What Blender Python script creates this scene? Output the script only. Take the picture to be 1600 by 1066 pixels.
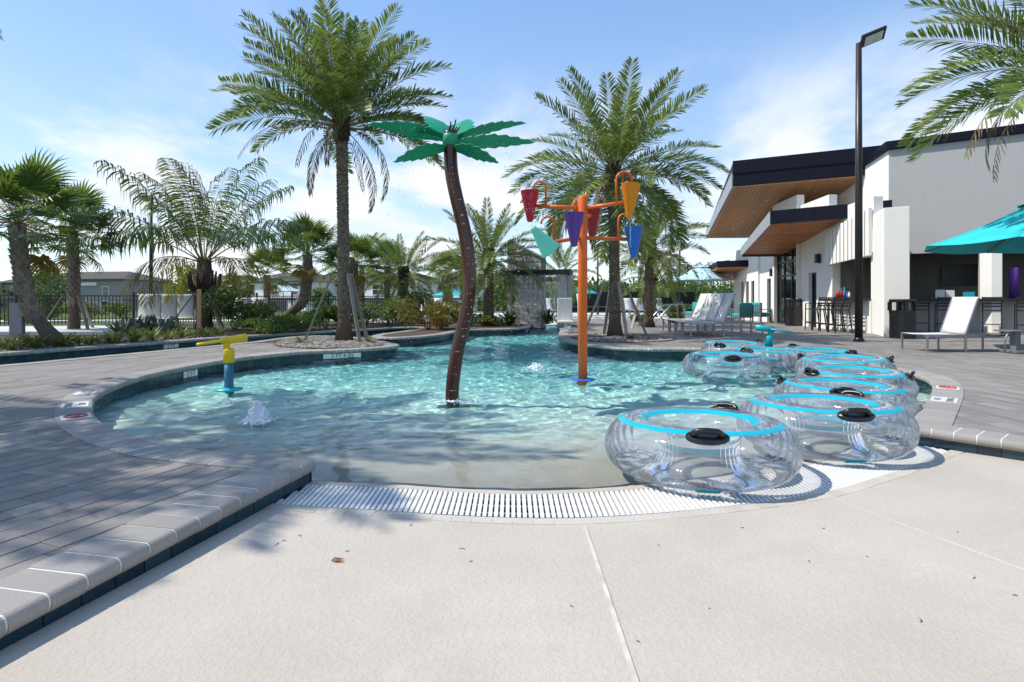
import bpy, bmesh, math, random
import numpy as np
from mathutils import Vector, Matrix, geometry as mgeo
random.seed(7); np.random.seed(7)
PI = math.pi
sc = bpy.context.scene
C = sc.collection
for o in list(bpy.data.objects): bpy.data.objects.remove(o)

# ------------------------------------------------------------------ camera
CAMZ, F, HOR = 1.1, 900.0, 467.0
cam = bpy.data.cameras.new('camera'); camo = bpy.data.objects.new('camera', cam); C.objects.link(camo)
camo.location = (0, 0, CAMZ); camo.rotation_euler = (PI/2, 0, 0)
cam.sensor_width = 36; cam.lens = 36*F/1600; cam.shift_y = -(533-HOR)/1600
cam.clip_start = .05; cam.clip_end = 4000
sc.camera = camo

# ------------------------------------------------------------------ world, sun, exposure
SUN_EL = 53.0
world = bpy.data.worlds.new('World'); sc.world = world; world.use_nodes = True
wn, wl = world.node_tree.nodes, world.node_tree.links
def build_sky():
    bg = wn['Background']; bg.inputs[1].default_value = 0.15
    sky = wn.new('ShaderNodeTexSky'); sky.sky_type = 'NISHITA'; sky.sun_disc = False
    sky.sun_elevation = math.radians(SUN_EL); sky.sun_rotation = math.radians(-90)
    sky.air_density = 1.0; sky.dust_density = 0.25; sky.ozone_density = 1.3; sky.altitude = 0
    tc = wn.new('ShaderNodeTexCoord')
    sep = wn.new('ShaderNodeSeparateXYZ'); wl.new(tc.outputs['Generated'], sep.inputs[0])
    def math_(op, a, b=None, c=None):
        n = wn.new('ShaderNodeMath'); n.operation = op
        for i, v in enumerate((a, b, c)):
            if v is None: continue
            if isinstance(v, (int, float)): n.inputs[i].default_value = v
            else: wl.new(v, n.inputs[i])
        return n.outputs[0]
    z = math_('MAXIMUM', sep.outputs[2], 0.0)
    den = math_('ADD', z, 0.16)
    px = math_('DIVIDE', sep.outputs[0], den); py = math_('DIVIDE', sep.outputs[1], den)
    comb = wn.new('ShaderNodeCombineXYZ'); wl.new(px, comb.inputs[0]); wl.new(py, comb.inputs[1])
    def noise(scale, detail, rough, sx, sy, off, dist=0.0):
        mp = wn.new('ShaderNodeMapping'); mp.inputs['Scale'].default_value = (sx, sy, 1); mp.inputs['Location'].default_value = off
        wl.new(comb.outputs[0], mp.inputs[0])
        n = wn.new('ShaderNodeTexNoise'); n.inputs['Scale'].default_value = scale; n.inputs['Detail'].default_value = detail
        n.inputs['Roughness'].default_value = rough; n.inputs['Distortion'].default_value = dist
        wl.new(mp.outputs[0], n.inputs[0]); return n.outputs[0]
    def ramp(v, a, b):
        m = wn.new('ShaderNodeMapRange'); m.interpolation_type = 'SMOOTHSTEP'
        m.inputs[1].default_value = a; m.inputs[2].default_value = b
        wl.new(v, m.inputs[0]); return m.outputs[0]
    cirrus = math_('MULTIPLY', ramp(noise(0.55, 7, .62, 1.0, .45, (5.6, 4.4, 0), .8), .52, .80), 0.38)
    cumul = ramp(noise(1.0, 9, .58, .8, .55, (7.3, 2.9, 0), .2), .43, .60)
    low = math_('SUBTRACT', 1.0, ramp(z, .20, .42))        # cloud bank hugging the horizon all round
    cumul = math_('MULTIPLY', cumul, low)
    veil = math_('MULTIPLY', math_('SUBTRACT', 1.0, ramp(z, .0, .30)), 0.22)
    m1 = math_('MAXIMUM', cirrus, cumul); m1 = math_('MAXIMUM', m1, veil)
    shade = noise(2.2, 6, .6, .8, .6, (1.3, 9.1, 0), .3)
    cr = wn.new('ShaderNodeMapRange'); cr.inputs[1].default_value = .3; cr.inputs[2].default_value = .7
    cr.inputs[3].default_value = .80; cr.inputs[4].default_value = 1.0; wl.new(shade, cr.inputs[0])
    cc = wn.new('ShaderNodeVectorMath'); cc.operation = 'SCALE'; cc.inputs[0].default_value = (4.5, 4.6, 4.75)
    wl.new(cr.outputs[0], cc.inputs['Scale'])
    grad = wn.new('ShaderNodeMix'); grad.data_type = 'RGBA'; wl.new(ramp(z, -.02, .62), grad.inputs[0]); grad.inputs[6].default_value = (1.9, 2.75, 3.75, 1); grad.inputs[7].default_value = (.80, 1.62, 3.3, 1)
    air = wn.new('ShaderNodeMix'); air.data_type = 'RGBA'; air.inputs[0].default_value = .6; wl.new(sky.outputs[0], air.inputs[6]); wl.new(grad.outputs[2], air.inputs[7])   # sky blended towards a hand-set blue gradient
    mix = wn.new('ShaderNodeMix'); mix.data_type = 'RGBA'
    wl.new(m1, mix.inputs[0]); wl.new(air.outputs[2], mix.inputs[6]); wl.new(cc.outputs[0], mix.inputs[7])
    wl.new(mix.outputs[2], bg.inputs[0])
build_sky()
sl = bpy.data.lights.new('sun', 'SUN'); sl.energy = 2.9; sl.angle = math.radians(.53); sl.color = (1, .955, .88)
sl.cycles.is_caustics_light = True
so = bpy.data.objects.new('sun', sl); C.objects.link(so); so.rotation_euler = (0, math.radians(-(90-SUN_EL)), 0)
so.location = (-30, 0, 40)
vs = sc.view_settings; vs.view_transform = 'Standard'; vs.look = 'None'; vs.gamma = 1; vs.use_curve_mapping = False
vs.exposure = 0.78
cy = sc.cycles
cy.use_denoising = True; cy.denoiser = 'OPENIMAGEDENOISE'; cy.denoising_input_passes = 'RGB_ALBEDO_NORMAL'
cy.max_bounces = 10; cy.transparent_max_bounces = 24; cy.transmission_bounces = 8; cy.diffuse_bounces = 3; cy.glossy_bounces = 4
cy.sample_clamp_indirect = 6; cy.caustics_reflective = False; cy.caustics_refractive = True

# ------------------------------------------------------------------ helpers
def at(px, py, z=0.0):
    d = (CAMZ-z)*F/(py-HOR); return Vector(((px-800)*d/F, d, z))
def atd(px, py, d):
    return Vector(((px-800)*d/F, d, CAMZ-(py-HOR)*d/F))

class MB:
    def __init__(s): s.v, s.f, s.mi = [], [], []
    def add(s, vs, fs, m=0):
        b = len(s.v); s.v += [tuple(v) for v in vs]; s.f += [tuple(i+b for i in f) for f in fs]; s.mi += [m]*len(fs); return s
    def box(s, c, d, rz=0, m=0, mat=None):
        x, y, z = d[0]/2, d[1]/2, d[2]/2
        P = [Vector(p) for p in ((-x,-y,-z),(x,-y,-z),(x,y,-z),(-x,y,-z),(-x,-y,z),(x,-y,z),(x,y,z),(-x,y,z))]
        R = mat if mat is not None else Matrix.Rotation(rz, 3, 'Z')
        return s.add([R@p+Vector(c) for p in P], [(3,2,1,0),(4,5,6,7),(0,1,5,4),(1,2,6,5),(2,3,7,6),(3,0,4,7)], m)
    def bar(s, a, b, w, h, up=(0,0,1), m=0):
        a, b = Vector(a), Vector(b); t = (b-a); L = t.length; t.normalize()
        u = Vector(up); 
        if abs(t.dot(u)) > .98: u = Vector((0, 1, 0))
        sd = u.cross(t).normalized(); u = t.cross(sd)
        R = Matrix((t, sd, u)).transposed()
        return s.box((a+b)/2, (L, w, h), mat=R, m=m)
    def tube(s, pts, r, n=8, cap=True, m=0, close=False):
        pts = [Vector(p) for p in pts]; K = len(pts)
        if not hasattr(r, '__len__'): r = [r]*K
        vs = []; ref = None
        for i, p in enumerate(pts):
            if close: t = pts[(i+1) % K]-pts[i-1]
            else: t = pts[min(i+1, K-1)]-pts[max(i-1, 0)]
            t.normalize()
            if ref is None:
                ref = Vector((0, 0, 1)) if abs(t.z) < .9 else Vector((1, 0, 0))
                ref = (ref-t*ref.dot(t)).normalized()
            else:
                ref = (ref-t*ref.dot(t)).normalized()
            b = t.cross(ref)
            for k in range(n):
                a = 2*PI*k/n; vs.append(p+(ref*math.cos(a)+b*math.sin(a))*r[i])
        fs = []
        for i in range(K if close else K-1):
            j = (i+1) % K
            for k in range(n): fs.append((i*n+k, i*n+(k+1) % n, j*n+(k+1) % n, j*n+k))
        if cap and not close: fs += [tuple(range(n))[::-1], tuple((K-1)*n+k for k in range(n))]
        return s.add(vs, fs, m)
    def lathe(s, prof, n=24, o=(0,0,0), R=None, m=0):
        o = Vector(o); vs = []; fs = []
        for r, z in prof:
            for k in range(n):
                a = 2*PI*k/n; p = Vector((r*math.cos(a), r*math.sin(a), z))
                vs.append((R@p if R else p)+o)
        for i in range(len(prof)-1):
            for k in range(n): fs.append((i*n+k, i*n+(k+1) % n, (i+1)*n+(k+1) % n, (i+1)*n+k))
        return s.add(vs, fs, m)
    def prism(s, poly, z0, z1, m=0, sides=True, bottom=True):
        n = len(poly); vs = [(p[0], p[1], z0) for p in poly]+[(p[0], p[1], z1) for p in poly]
        fs = [tuple(range(n, 2*n))]
        if bottom: fs.append(tuple(range(n))[::-1])
        if sides: fs += [(i, (i+1) % n, n+(i+1) % n, n+i) for i in range(n)]
        return s.add(vs, fs, m)
    def solid(s, quad, th):      # thick plate from a 3-D quad/polygon, thickness along -normal
        q = [Vector(p) for p in quad]; nrm = (q[1]-q[0]).cross(q[2]-q[0]).normalized()*th
        n = len(q)
        return s.add(q+[p-nrm for p in q], [tuple(range(n)), tuple(range(n, 2*n))[::-1]]+[((i+1) % n, i, n+i, n+(i+1) % n) for i in range(n)])
    def mesh(s, name, mats, smooth=False):
        me = bpy.data.meshes.new(name); me.from_pydata(s.v, [], s.f)
        mats = mats if isinstance(mats, (list, tuple)) else [mats]
        for m in mats: me.materials.append(m)
        if any(s.mi): me.polygons.foreach_set('material_index', s.mi)
        if smooth: me.polygons.foreach_set('use_smooth', [True]*len(me.polygons))
        me.update(); return me
    def build(s, name, mat, parent=None, smooth=False, bev=0, loc=None, rz=0, seg=2):
        me = s.mesh(name, mat, smooth); return place(name, me, parent, loc, rz, bev, seg)

def place(name, me, parent=None, loc=None, rz=0, bev=0, seg=2):
    o = bpy.data.objects.new(name, me); C.objects.link(o)
    if parent: o.parent = parent
    if loc is not None: o.location = loc
    if rz: o.rotation_euler = (0, 0, rz)
    if bev:
        b = o.modifiers.new('bevel', 'BEVEL'); b.width = bev; b.segments = seg; b.limit_method = 'ANGLE'; b.angle_limit = .6
    return o
def tag(o, label=None, cat=None, group=None, kind=None):
    if label: o['label'] = label
    if cat: o['category'] = cat
    if group: o['group'] = group
    if kind: o['kind'] = kind
    return o
def thing(name, label, cat, loc=(0,0,0), rz=0, group=None):
    o = bpy.data.objects.new(name, None); C.objects.link(o); o.location = loc; o.rotation_euler = (0, 0, rz)
    o.empty_display_size = .1
    return tag(o, label, cat, group)
def struct(o): o['kind'] = 'structure'; return o
def stuff(o): o['kind'] = 'stuff'; return o
def copy_tree(o, parent=None):
    c = o.copy(); C.objects.link(c); c.parent = parent
    for ch in KIDS.get(o.name) or [x for x in o.children]:
        copy_tree(ch, c)
    return c
KIDS = {}
def dup(o, loc=None, rz=None, label=None, group=None):
    c = copy_tree(o)
    if loc is not None: c.location = loc
    if rz is not None: c.rotation_euler = (0, 0, rz)
    return tag(c, label, None, group)
def smooth_path(pts, n=8, closed=False):
    P = [Vector((p[0], p[1])) for p in pts]; K = len(P); out = []
    rng = range(K) if closed else range(K-1)
    for i in rng:
        p0 = P[i-1] if (closed or i) else P[0]; p1 = P[i]; p2 = P[(i+1) % K]; p3 = P[(i+2) % K] if (closed or i+2 < K) else P[-1]
        for k in range(n):
            t = k/n
            out.append(.5*((2*p1)+(p2-p0)*t+(2*p0-5*p1+4*p2-p3)*t*t+(3*p1-p0-3*p2+p3)*t**3))
    if not closed: out.append(P[-1])
    return out
def resample(path, step):
    P = [Vector(p) for p in path]; d = [0]
    for a, b in zip(P, P[1:]): d.append(d[-1]+(b-a).length)
    L = d[-1]; n = max(1, round(L/step)); out = []; j = 0
    for i in range(n+1):
        t = L*i/n
        while j < len(P)-2 and d[j+1] < t: j += 1
        f = (t-d[j])/max(1e-9, d[j+1]-d[j]); out.append(P[j].lerp(P[j+1], min(max(f, 0), 1)))
    return out
def inpoly(X, Y, poly):
    X = np.asarray(X, float); Y = np.asarray(Y, float); c = np.zeros(X.shape, bool); n = len(poly)
    for i in range(n):
        x1, y1 = poly[i-1][0], poly[i-1][1]; x2, y2 = poly[i][0], poly[i][1]
        if y1 == y2: continue
        k = ((y1 > Y) != (y2 > Y)) & (X < (x2-x1)*(Y-y1)/(y2-y1)+x1); c ^= k
    return c
def polyfill(outer, holes, z, name, mat):
    loops = [[Vector((p[0], p[1], z)) for p in outer]]+[[Vector((p[0], p[1], z)) for p in h] for h in holes]
    tris = mgeo.tessellate_polygon(loops); vs = [v for l in loops for v in l]
    me = bpy.data.meshes.new(name); me.from_pydata([tuple(v) for v in vs], [], [tuple(t) for t in tris]); me.update()
    bm = bmesh.new(); bm.from_mesh(me)
    for f in bm.faces:
        f.normal_update()
        if f.normal.z < 0: f.normal_flip()
    bm.to_mesh(me); bm.free(); me.materials.append(mat); return place(name, me)
def smoothstep(a, b, x):
    t = min(max((x-a)/(b-a), 0), 1); return t*t*(3-2*t)

# ------------------------------------------------------------------ materials
class NT:
    def __init__(s, name):
        s.m = bpy.data.materials.new(name); s.m.use_nodes = True; s.n = s.m.node_tree.nodes; s.l = s.m.node_tree.links
        s.bsdf = s.n['Principled BSDF']; s.out = s.n['Material Output']
    def node(s, t, **kw):
        x = s.n.new(t)
        for k, v in kw.items(): setattr(x, k, v)
        return x
    def link(s, a, b): s.l.new(a, b)
    def coord(s, kind='Object', scale=(1,1,1), rot=(0,0,0)):
        if kind == 'World': o = s.node('ShaderNodeNewGeometry').outputs['Position']
        else: o = s.node('ShaderNodeTexCoord').outputs[kind]
        mp = s.node('ShaderNodeMapping'); mp.inputs['Scale'].default_value = scale; mp.inputs['Rotation'].default_value = rot
        s.link(o, mp.inputs[0]); return mp.outputs[0]
    def noise(s, co, scale, detail=4, rough=.55, dist=0):
        n = s.node('ShaderNodeTexNoise'); s.link(co, n.inputs[0]); n.inputs['Scale'].default_value = scale
        n.inputs['Detail'].default_value = detail; n.inputs['Roughness'].default_value = rough; n.inputs['Distortion'].default_value = dist
        return n.outputs[0]
    def math(s, op, a, b=None):
        n = s.node('ShaderNodeMath', operation=op)
        for i, v in enumerate((a, b)):
            if v is None: continue
            if isinstance(v, (int, float)): n.inputs[i].default_value = v
            else: s.link(v, n.inputs[i])
        return n.outputs[0]
    def rng(s, v, a, b, c, d, smooth=False):
        n = s.node('ShaderNodeMapRange')
        if smooth: n.interpolation_type = 'SMOOTHSTEP'
        for i, x in enumerate((a, b, c, d)): n.inputs[i+1].default_value = x
        s.link(v, n.inputs[0]); return n.outputs[0]
    def mix(s, fac, a, b, mode='MIX'):
        n = s.node('ShaderNodeMix', data_type='RGBA', blend_type=mode)
        for i, v in ((0, fac), (6, a), (7, b)):
            if isinstance(v, (int, float)): n.inputs[i].default_value = v
            elif isinstance(v, tuple): n.inputs[i].default_value = (*v[:3], 1)
            else: s.link(v, n.inputs[i])
        return n.outputs[2]
    def ramp(s, v, stops):
        n = s.node('ShaderNodeValToRGB'); e = n.color_ramp.elements
        while len(e) < len(stops): e.new(.5)
        for k, (p, c) in zip(e, stops): k.position = p; k.color = (*c, 1)
        s.link(v, n.inputs[0]); return n.outputs[0]
    def rand(s):      # one value for each mesh island and each object
        a = s.node('ShaderNodeNewGeometry').outputs['Random Per Island']; b = s.node('ShaderNodeObjectInfo').outputs['Random']
        return s.math('FRACT', s.math('ADD', a, s.math('MULTIPLY', b, 7.31)))
    def bump(s, h, strength, dist=.01, nrm=None):
        b = s.node('ShaderNodeBump'); b.inputs['Strength'].default_value = strength; b.inputs['Distance'].default_value = dist
        s.link(h, b.inputs['Height'])
        if nrm: s.link(nrm, b.inputs['Normal'])
        s.link(b.outputs[0], s.bsdf.inputs['Normal']); return b.outputs[0]
    def col(s, v):
        i = s.bsdf.inputs['Base Color']
        if isinstance(v, tuple): i.default_value = (*v, 1)
        else: s.link(v, i)
        return s
    def set(s, **kw):
        for k, v in kw.items():
            i = s.bsdf.inputs[{'rough': 'Roughness', 'metal': 'Metallic', 'spec': 'Specular IOR Level', 'coat': 'Coat Weight'}[k]]
            if isinstance(v, (int, float)): i.default_value = v
            else: s.link(v, i)
        return s

def plain(name, c, rough=.5, metal=0, var=.12, scale=6, bump=0, spec=.5, coat=0):
    t = NT(name); co = t.coord('Object'); n = t.noise(co, scale, 5)
    dark = tuple(x*(1-var) for x in c); lite = tuple(min(1, x*(1+var*.7)) for x in c)
    t.col(t.mix(t.rng(n, .3, .7, 0, 1), dark, lite)); t.set(rough=t.rng(n, .3, .7, rough*.85, min(1, rough*1.15)), metal=metal, spec=spec, coat=coat)
    if bump: t.bump(t.noise(co, scale*12, 3), bump, .005)
    return t.m

def m_foliage(name, stops, trans=.3, rough=.45, spec=.35):
    t = NT(name); r = t.rand(); co = t.coord('World'); n = t.noise(co, 1.3, 2)
    v = t.math('ADD', t.math('MULTIPLY', r, .7), t.math('MULTIPLY', t.rng(n, .3, .7, 0, 1), .3))
    c = t.ramp(v, stops); t.col(c).set(rough=rough, spec=spec)
    tr = t.node('ShaderNodeBsdfTranslucent'); t.link(t.mix(.5, c, (.32, .42, .06)), tr.inputs[0])
    ms = t.node('ShaderNodeMixShader'); ms.inputs[0].default_value = trans
    t.link(t.bsdf.outputs[0], ms.inputs[1]); t.link(tr.outputs[0], ms.inputs[2]); t.link(ms.outputs[0], t.out.inputs[0])
    return t.m

def m_paver(name, a, b, c):
    t = NT(name); r = t.rand(); co = t.coord('World'); n = t.noise(co, 2.2, 6, .65); f = t.noise(co, 90, 4, .7)
    base = t.ramp(r, [(0, a), (.5, b), (1, c)])
    base = t.mix(t.rng(n, .3, .72, 0, .5), base, tuple(x*.72 for x in b))
    blot = t.noise(co, .55, 4, .6)
    base = t.mix(t.rng(blot, .45, .75, 0, .28), base, tuple(min(1, x*1.35) for x in c))
    base = t.mix(t.rng(f, .35, .75, 0, .35), base, tuple(x*.6 for x in a))
    t.col(base).set(rough=.78, spec=.3); t.bump(t.math('ADD', f, t.math('MULTIPLY', n, .6)), .35, .004); return t.m

M = {}
M['paver'] = m_paver('paver', (.21,.19,.17), (.27,.245,.22), (.335,.305,.275))
M['coping'] = m_paver('coping_stone', (.30,.275,.245), (.35,.322,.288), (.40,.368,.33))
def m_concrete():
    t = NT('beach_concrete'); co = t.coord('World'); big = t.noise(co, .8, 5, .6); v = t.noise(co, 42, 4, .6, .5); fine = t.noise(co, 160, 3, .6)
    sp = t.noise(co, 9, 6, .75)
    base = t.mix(t.rng(big, .3, .7, 0, 1), (.45,.395,.325), (.53,.475,.40))
    base = t.mix(t.rng(sp, .58, .78, 0, .3), base, (.33,.285,.235))
    st = t.noise(co, .33, 7, .68, .5); base = t.mix(t.rng(st, .50, .66, 0, .36, True), base, (.33,.295,.25)); st2 = t.noise(co, 1.7, 6, .7, 1.0); base = t.mix(t.rng(st2, .60, .70, 0, .20, True), base, (.60,.56,.50))
    base = t.mix(t.rng(v, .35, .6, .10, 0), base, (.36,.31,.26))
    t.col(base).set(rough=.85, spec=.25)
    h = t.math('ADD', t.rng(v, .42, .56, 0, 1, True), t.math('MULTIPLY', fine, .22)); t.bump(h, .42, .003); return t.m
M['concrete'] = m_concrete()
def m_floor():
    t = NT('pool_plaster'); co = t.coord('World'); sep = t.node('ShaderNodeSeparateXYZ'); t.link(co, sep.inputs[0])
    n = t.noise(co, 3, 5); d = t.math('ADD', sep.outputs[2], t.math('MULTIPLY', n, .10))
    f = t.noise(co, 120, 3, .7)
    # exposed-aggregate beach near the shore, aqua plaster with the water's depth tint painted in
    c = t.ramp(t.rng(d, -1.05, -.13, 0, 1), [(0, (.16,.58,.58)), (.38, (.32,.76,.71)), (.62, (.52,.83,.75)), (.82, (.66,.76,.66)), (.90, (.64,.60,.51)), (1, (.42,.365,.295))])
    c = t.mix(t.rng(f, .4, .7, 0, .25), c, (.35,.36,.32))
    t.col(c).set(rough=.8, spec=.2); return t.m
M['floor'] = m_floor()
def m_water():
    t = NT('pool_water'); t.n.remove(t.bsdf); g = t.node('ShaderNodeBsdfRefraction'); g.inputs['IOR'].default_value = 1.33; g.inputs['Roughness'].default_value = 0
    g.inputs['Color'].default_value = (.955, .993, .993, 1)
    gl = t.node('ShaderNodeBsdfGlossy'); gl.inputs['Roughness'].default_value = .04; fr = t.node('ShaderNodeFresnel'); fr.inputs['IOR'].default_value = 1.33
    ms = t.node('ShaderNodeMixShader'); t.link(t.math('MULTIPLY', fr.outputs[0], .6), ms.inputs[0]); t.link(g.outputs[0], ms.inputs[1]); t.link(gl.outputs[0], ms.inputs[2]); t.link(ms.outputs[0], t.out.inputs[0]); return t.m
M['water'] = m_water()
def m_tile():
    t = NT('waterline_tile'); r = t.rand(); co = t.coord('World'); n = t.noise(co, 14, 4, .7)
    c = t.ramp(r, [(0, (.004,.013,.026)), (.5, (.007,.026,.045)), (1, (.012,.045,.062))]); c = t.mix(t.rng(n, .35, .7, 0, .5), c, (.015,.05,.065))
    t.col(c).set(rough=.16, spec=.6); return t.m
M['tile'] = m_tile()
def m_mulch(name, a, b, sc_=22):
    t = NT(name); co = t.coord('World'); n = t.noise(co, sc_, 6, .75, .6); t.col(t.mix(t.rng(n, .3, .7, 0, 1), a, b)).set(rough=.95, spec=.15)
    t.bump(n, 1.0, .03); return t.m
M['mulch'] = m_mulch('mulch', (.05,.035,.025), (.17,.125,.09))
M['gravel'] = m_mulch('gravel_base', (.10,.085,.07), (.28,.25,.21), 30)
M['lawn'] = m_mulch('lawn', (.045,.085,.02), (.11,.15,.045), 9)
M['joint'] = m_mulch('joint_sand', (.07,.058,.05), (.13,.11,.095), 20)
M['grout'] = plain('pale_grout', (.72,.70,.66), .9)
M['white_plastic'] = plain('white_plastic', (.76,.74,.70), .45, var=.07)
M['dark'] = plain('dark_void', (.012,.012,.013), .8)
M['black_metal'] = plain('black_metal', (.012,.012,.013), .42, var=.2)
M['bronze_metal'] = plain('bronze_metal', (.022,.018,.016), .4, var=.2)
M['grey_metal'] = plain('grey_metal', (.30,.31,.32), .38, .6, var=.08)
M['steel'] = plain('steel', (.55,.56,.57), .25, 1, var=.05)
M['sling'] = plain('white_sling', (.72,.72,.70), .7, var=.05, scale=60)
M['black_plastic'] = plain('black_plastic', (.01,.01,.011), .3, var=.2)
def m_stucco(name, c):
    t = NT(name); co = t.coord('World'); n = t.noise(co, 1.1, 5, .6); s_ = t.noise(t.coord('World', (9,9,.55)), 1.0, 5, .65); f = t.noise(co, 60, 3, .6)
    b = t.mix(t.rng(n, .3, .7, 0, .5), c, tuple(x*.90 for x in c)); b = t.mix(t.rng(s_, .56, .78, 0, .30), b, tuple(x*.74 for x in c)); t.col(b).set(rough=.92, spec=.2); t.bump(f, .25, .006); return t.m
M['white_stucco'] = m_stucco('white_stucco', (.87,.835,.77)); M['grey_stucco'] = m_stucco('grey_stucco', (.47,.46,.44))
M['navy'] = plain('navy_fascia', (.005,.006,.015), .5, var=.15, spec=.2)
M['fascia_grey'] = plain('fascia_grey', (.33,.34,.36), .4, .3, var=.08)
M['aqua_fabric'] = plain('aqua_fabric', (.02,.50,.54), .8, var=.10, scale=3)
M['rail_grey'] = plain('rail_grey', (.22,.24,.27), .4, .3, var=.1)
def m_wood(name, a, b, s=(1,1,1)):
    t = NT(name); co = t.coord('Object', s); n = t.noise(co, 5, 6, .65, .4); r = t.rand()
    c = t.mix(t.rng(n, .3, .7, 0, 1), a, b); c = t.mix(t.math('MULTIPLY', r, .35), c, tuple(x*.6 for x in a)); t.col(c).set(rough=.5, spec=.35); return t.m
M['soffit'] = m_wood('soffit_wood', (.55,.26,.115), (.72,.38,.18), (1,8,8))
M['slat_wood'] = m_wood('slat_wood', (.50,.185,.07), (.68,.275,.115), (1,8,8))
M['timber'] = m_wood('timber', (.42,.25,.12), (.55,.36,.2), (8,8,1))
M['stake'] = m_wood('grey_timber', (.20,.165,.13), (.36,.31,.26), (8,8,1))
def m_glass(name, tint, rough=.02):
    t = NT(name); t.col(tint).set(rough=rough, spec=.8); return t.m
M['dark_glass'] = m_glass('dark_glass', (.015,.02,.022))
def m_paint(name, c, rough=.3):
    t = NT(name); co = t.coord('Object'); n = t.noise(co, 5, 5, .6); f = t.noise(co, 40, 4, .7)
    c2 = t.mix(t.rng(n, .3, .7, 0, .3), c, tuple(x*.72 for x in c)); c2 = t.mix(t.rng(f, .62, .75, 0, .25), c2, tuple(min(1, x*.6+.2) for x in c))
    t.col(c2).set(rough=t.rng(n, .3, .7, rough*.8, rough*1.5), spec=.5); t.bump(t.noise(co, 18, 2), .04, .01); return t.m
# ------------------------------------------------------------------ the pool's outline (metres; deck at z = 0)
WZ = -.19
CL, CR = (-1.36, 3.93), (3.44, 4.97)
left_arc = [CL, (-2.09,4.12), (-2.57,4.30), (-3.11,4.65), (-3.62,5.08), (-4.09,5.59), (-4.46,6.09), (-4.75,6.55), (-5.07,7.33), (-5.31,8.46),
            (-5.29,9.80), (-5.03,11.0), (-4.38,12.05), (-3.5,12.6), (-2.85,13.2), (-2.72,13.8), (-3.05,14.5), (-3.8,15.7), (-4.7,16.75), (-5.7,17.3), (-6.35,16.9),
            (-6.55,15.8), (-6.75,14.4), (-7.45,12.4), (-8.1,10.6), (-8.6,9.2), (-9.4,6.8), (-10.2,4.2)]
river_far = [(-12.4,4.2), (-11.4,8.8), (-10.4,11.65), (-9.06,14.56), (-8.4,16.3), (-7.35,18.1), (-6.0,20.0), (-4.9,21.5), (-4.2,22.3), (-3.6,22.2), (-3.4,21.2),
             (-3.75,19.6), (-4.15,18.0), (-4.1,16.9), (-3.6,16.35), (-2.9,16.6), (-2.2,17.9), (-1.9,19.4), (-1.7,20.6), (-.9,21.0), (0,21.4), (.62,22.5), (.8,25), (.9,28.5)]
right_side = [(2.7,28.5), (2.25,24), (1.75,20.5), (1.5,18.2), (1.35,16.6), (1.5,15.0), (2.1,13.4), (2.9,12.8), (3.8,12.75), (4.55,12.45), (5.1,11.6), (5.6,10.6), (5.9,9.4), (5.9,8.4),
              (5.62,7.7), (5.1,6.95), (4.4,6.1), (3.8,5.4), CR]
beach_r = [CR, (3.91,4.42), (4.6,3.6), (5.6,2.35), (6.5,1.2), (7.6,-1), (7.6,-5)]
beach_l = [(-3.2,-5), (-2.35,-1), (-1.98,1.0), (-1.71,2.3), (-1.52,3.2), CL]
pathL = smooth_path(left_arc, 7); pathF = smooth_path(river_far, 7); pathR = smooth_path(right_side, 7)
pathBR = smooth_path(beach_r, 6); pathBL = smooth_path(beach_l, 6)
WATER = pathL+pathF+pathR                      # closes across the beach from CR to CL
HOLE = WATER+pathBR[1:]+pathBL[:-1]
nosh = len(HOLE)
def offset_poly(P, d):
    out = []
    for i in range(len(P)):
        t = (P[(i+1) % len(P)]-P[i-1]).normalized(); out.append(P[i]+Vector((t.y, -t.x))*d)
    return out

# paved deck base, ground around the place
SITE = [(-40,-14), (42,-14), (42,52), (-40,52)]
area = sum(HOLE[i-1].x*HOLE[i].y-HOLE[i].x*HOLE[i-1].y for i in range(nosh))/2
SGN = 1 if area > 0 else -1                    # the side on which the deck lies
def outward(t): return Vector((t.y, -t.x))*SGN
HOLE_B = []
for i in range(nosh):
    t = (HOLE[(i+1) % nosh]-HOLE[i-1]); t.normalize(); HOLE_B.append(HOLE[i]+outward(t)*.05)
deck = struct(polyfill(SITE, [HOLE_B], -.012, 'deck', M['joint']))
mb = MB(); R1 = [(-40,-14),(42,-14),(42,52),(-40,52)]; R2 = [(-70,-40),(72,-40),(72,84),(-70,84)]; R3 = [(-1500,-1500),(1500,-1500),(1500,1500),(-1500,1500)]
vs = [(x,y,-.012) for x,y in R1]+[(x,y,-1.7) for x,y in R2]+[(x,y,-1.75) for x,y in R3]
mb.add(vs, [(i+4*k, i+4*k+4, (i+1)%4+4*k+4, (i+1)%4+4*k)[::-1] for k in range(2) for i in range(4)])
ground = struct(mb.build('ground', M['lawn']))

# ------------------------------------------------------------------ coping, waterline tile, basin
def cop_stone(w):
    prof = [(.034-.034*math.cos(-PI/2+PI*k/8), .039*math.sin(-PI/2+PI*k/8)) for k in range(9)]     # bull nose at s = 0
    prof = prof+[(.305, .039), (.305, -.039)]
    n = len(prof); vs = [(-w/2, s, z) for s, z in prof]+[(w/2, s, z) for s, z in prof]
    fs = [(i, (i+1) % n, n+(i+1) % n, n+i) for i in range(n)]+[tuple(range(n))[::-1], tuple(range(n, 2*n))]
    m = MB(); m.add(vs, fs); me = m.mesh('coping_stone', M['coping'], True); me.set_sharp_from_angle(angle=.7)
    return me
stone_me = cop_stone(.1415); stone_far = cop_stone(.298)
nosing_line = thing('pool_coping', 'bull-nosed sand grey coping stones round the pool, river and beach entry', 'coping')
tile_line = thing('waterline_tiles', 'dark blue glazed tiles on the pool wall just below the coping', 'tile')
tm = MB(); tm.box((0,0,0), (.147,.012,.115)); tile_me = tm.mesh('tile', M['tile'])
stones = []; tiles = []
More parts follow.
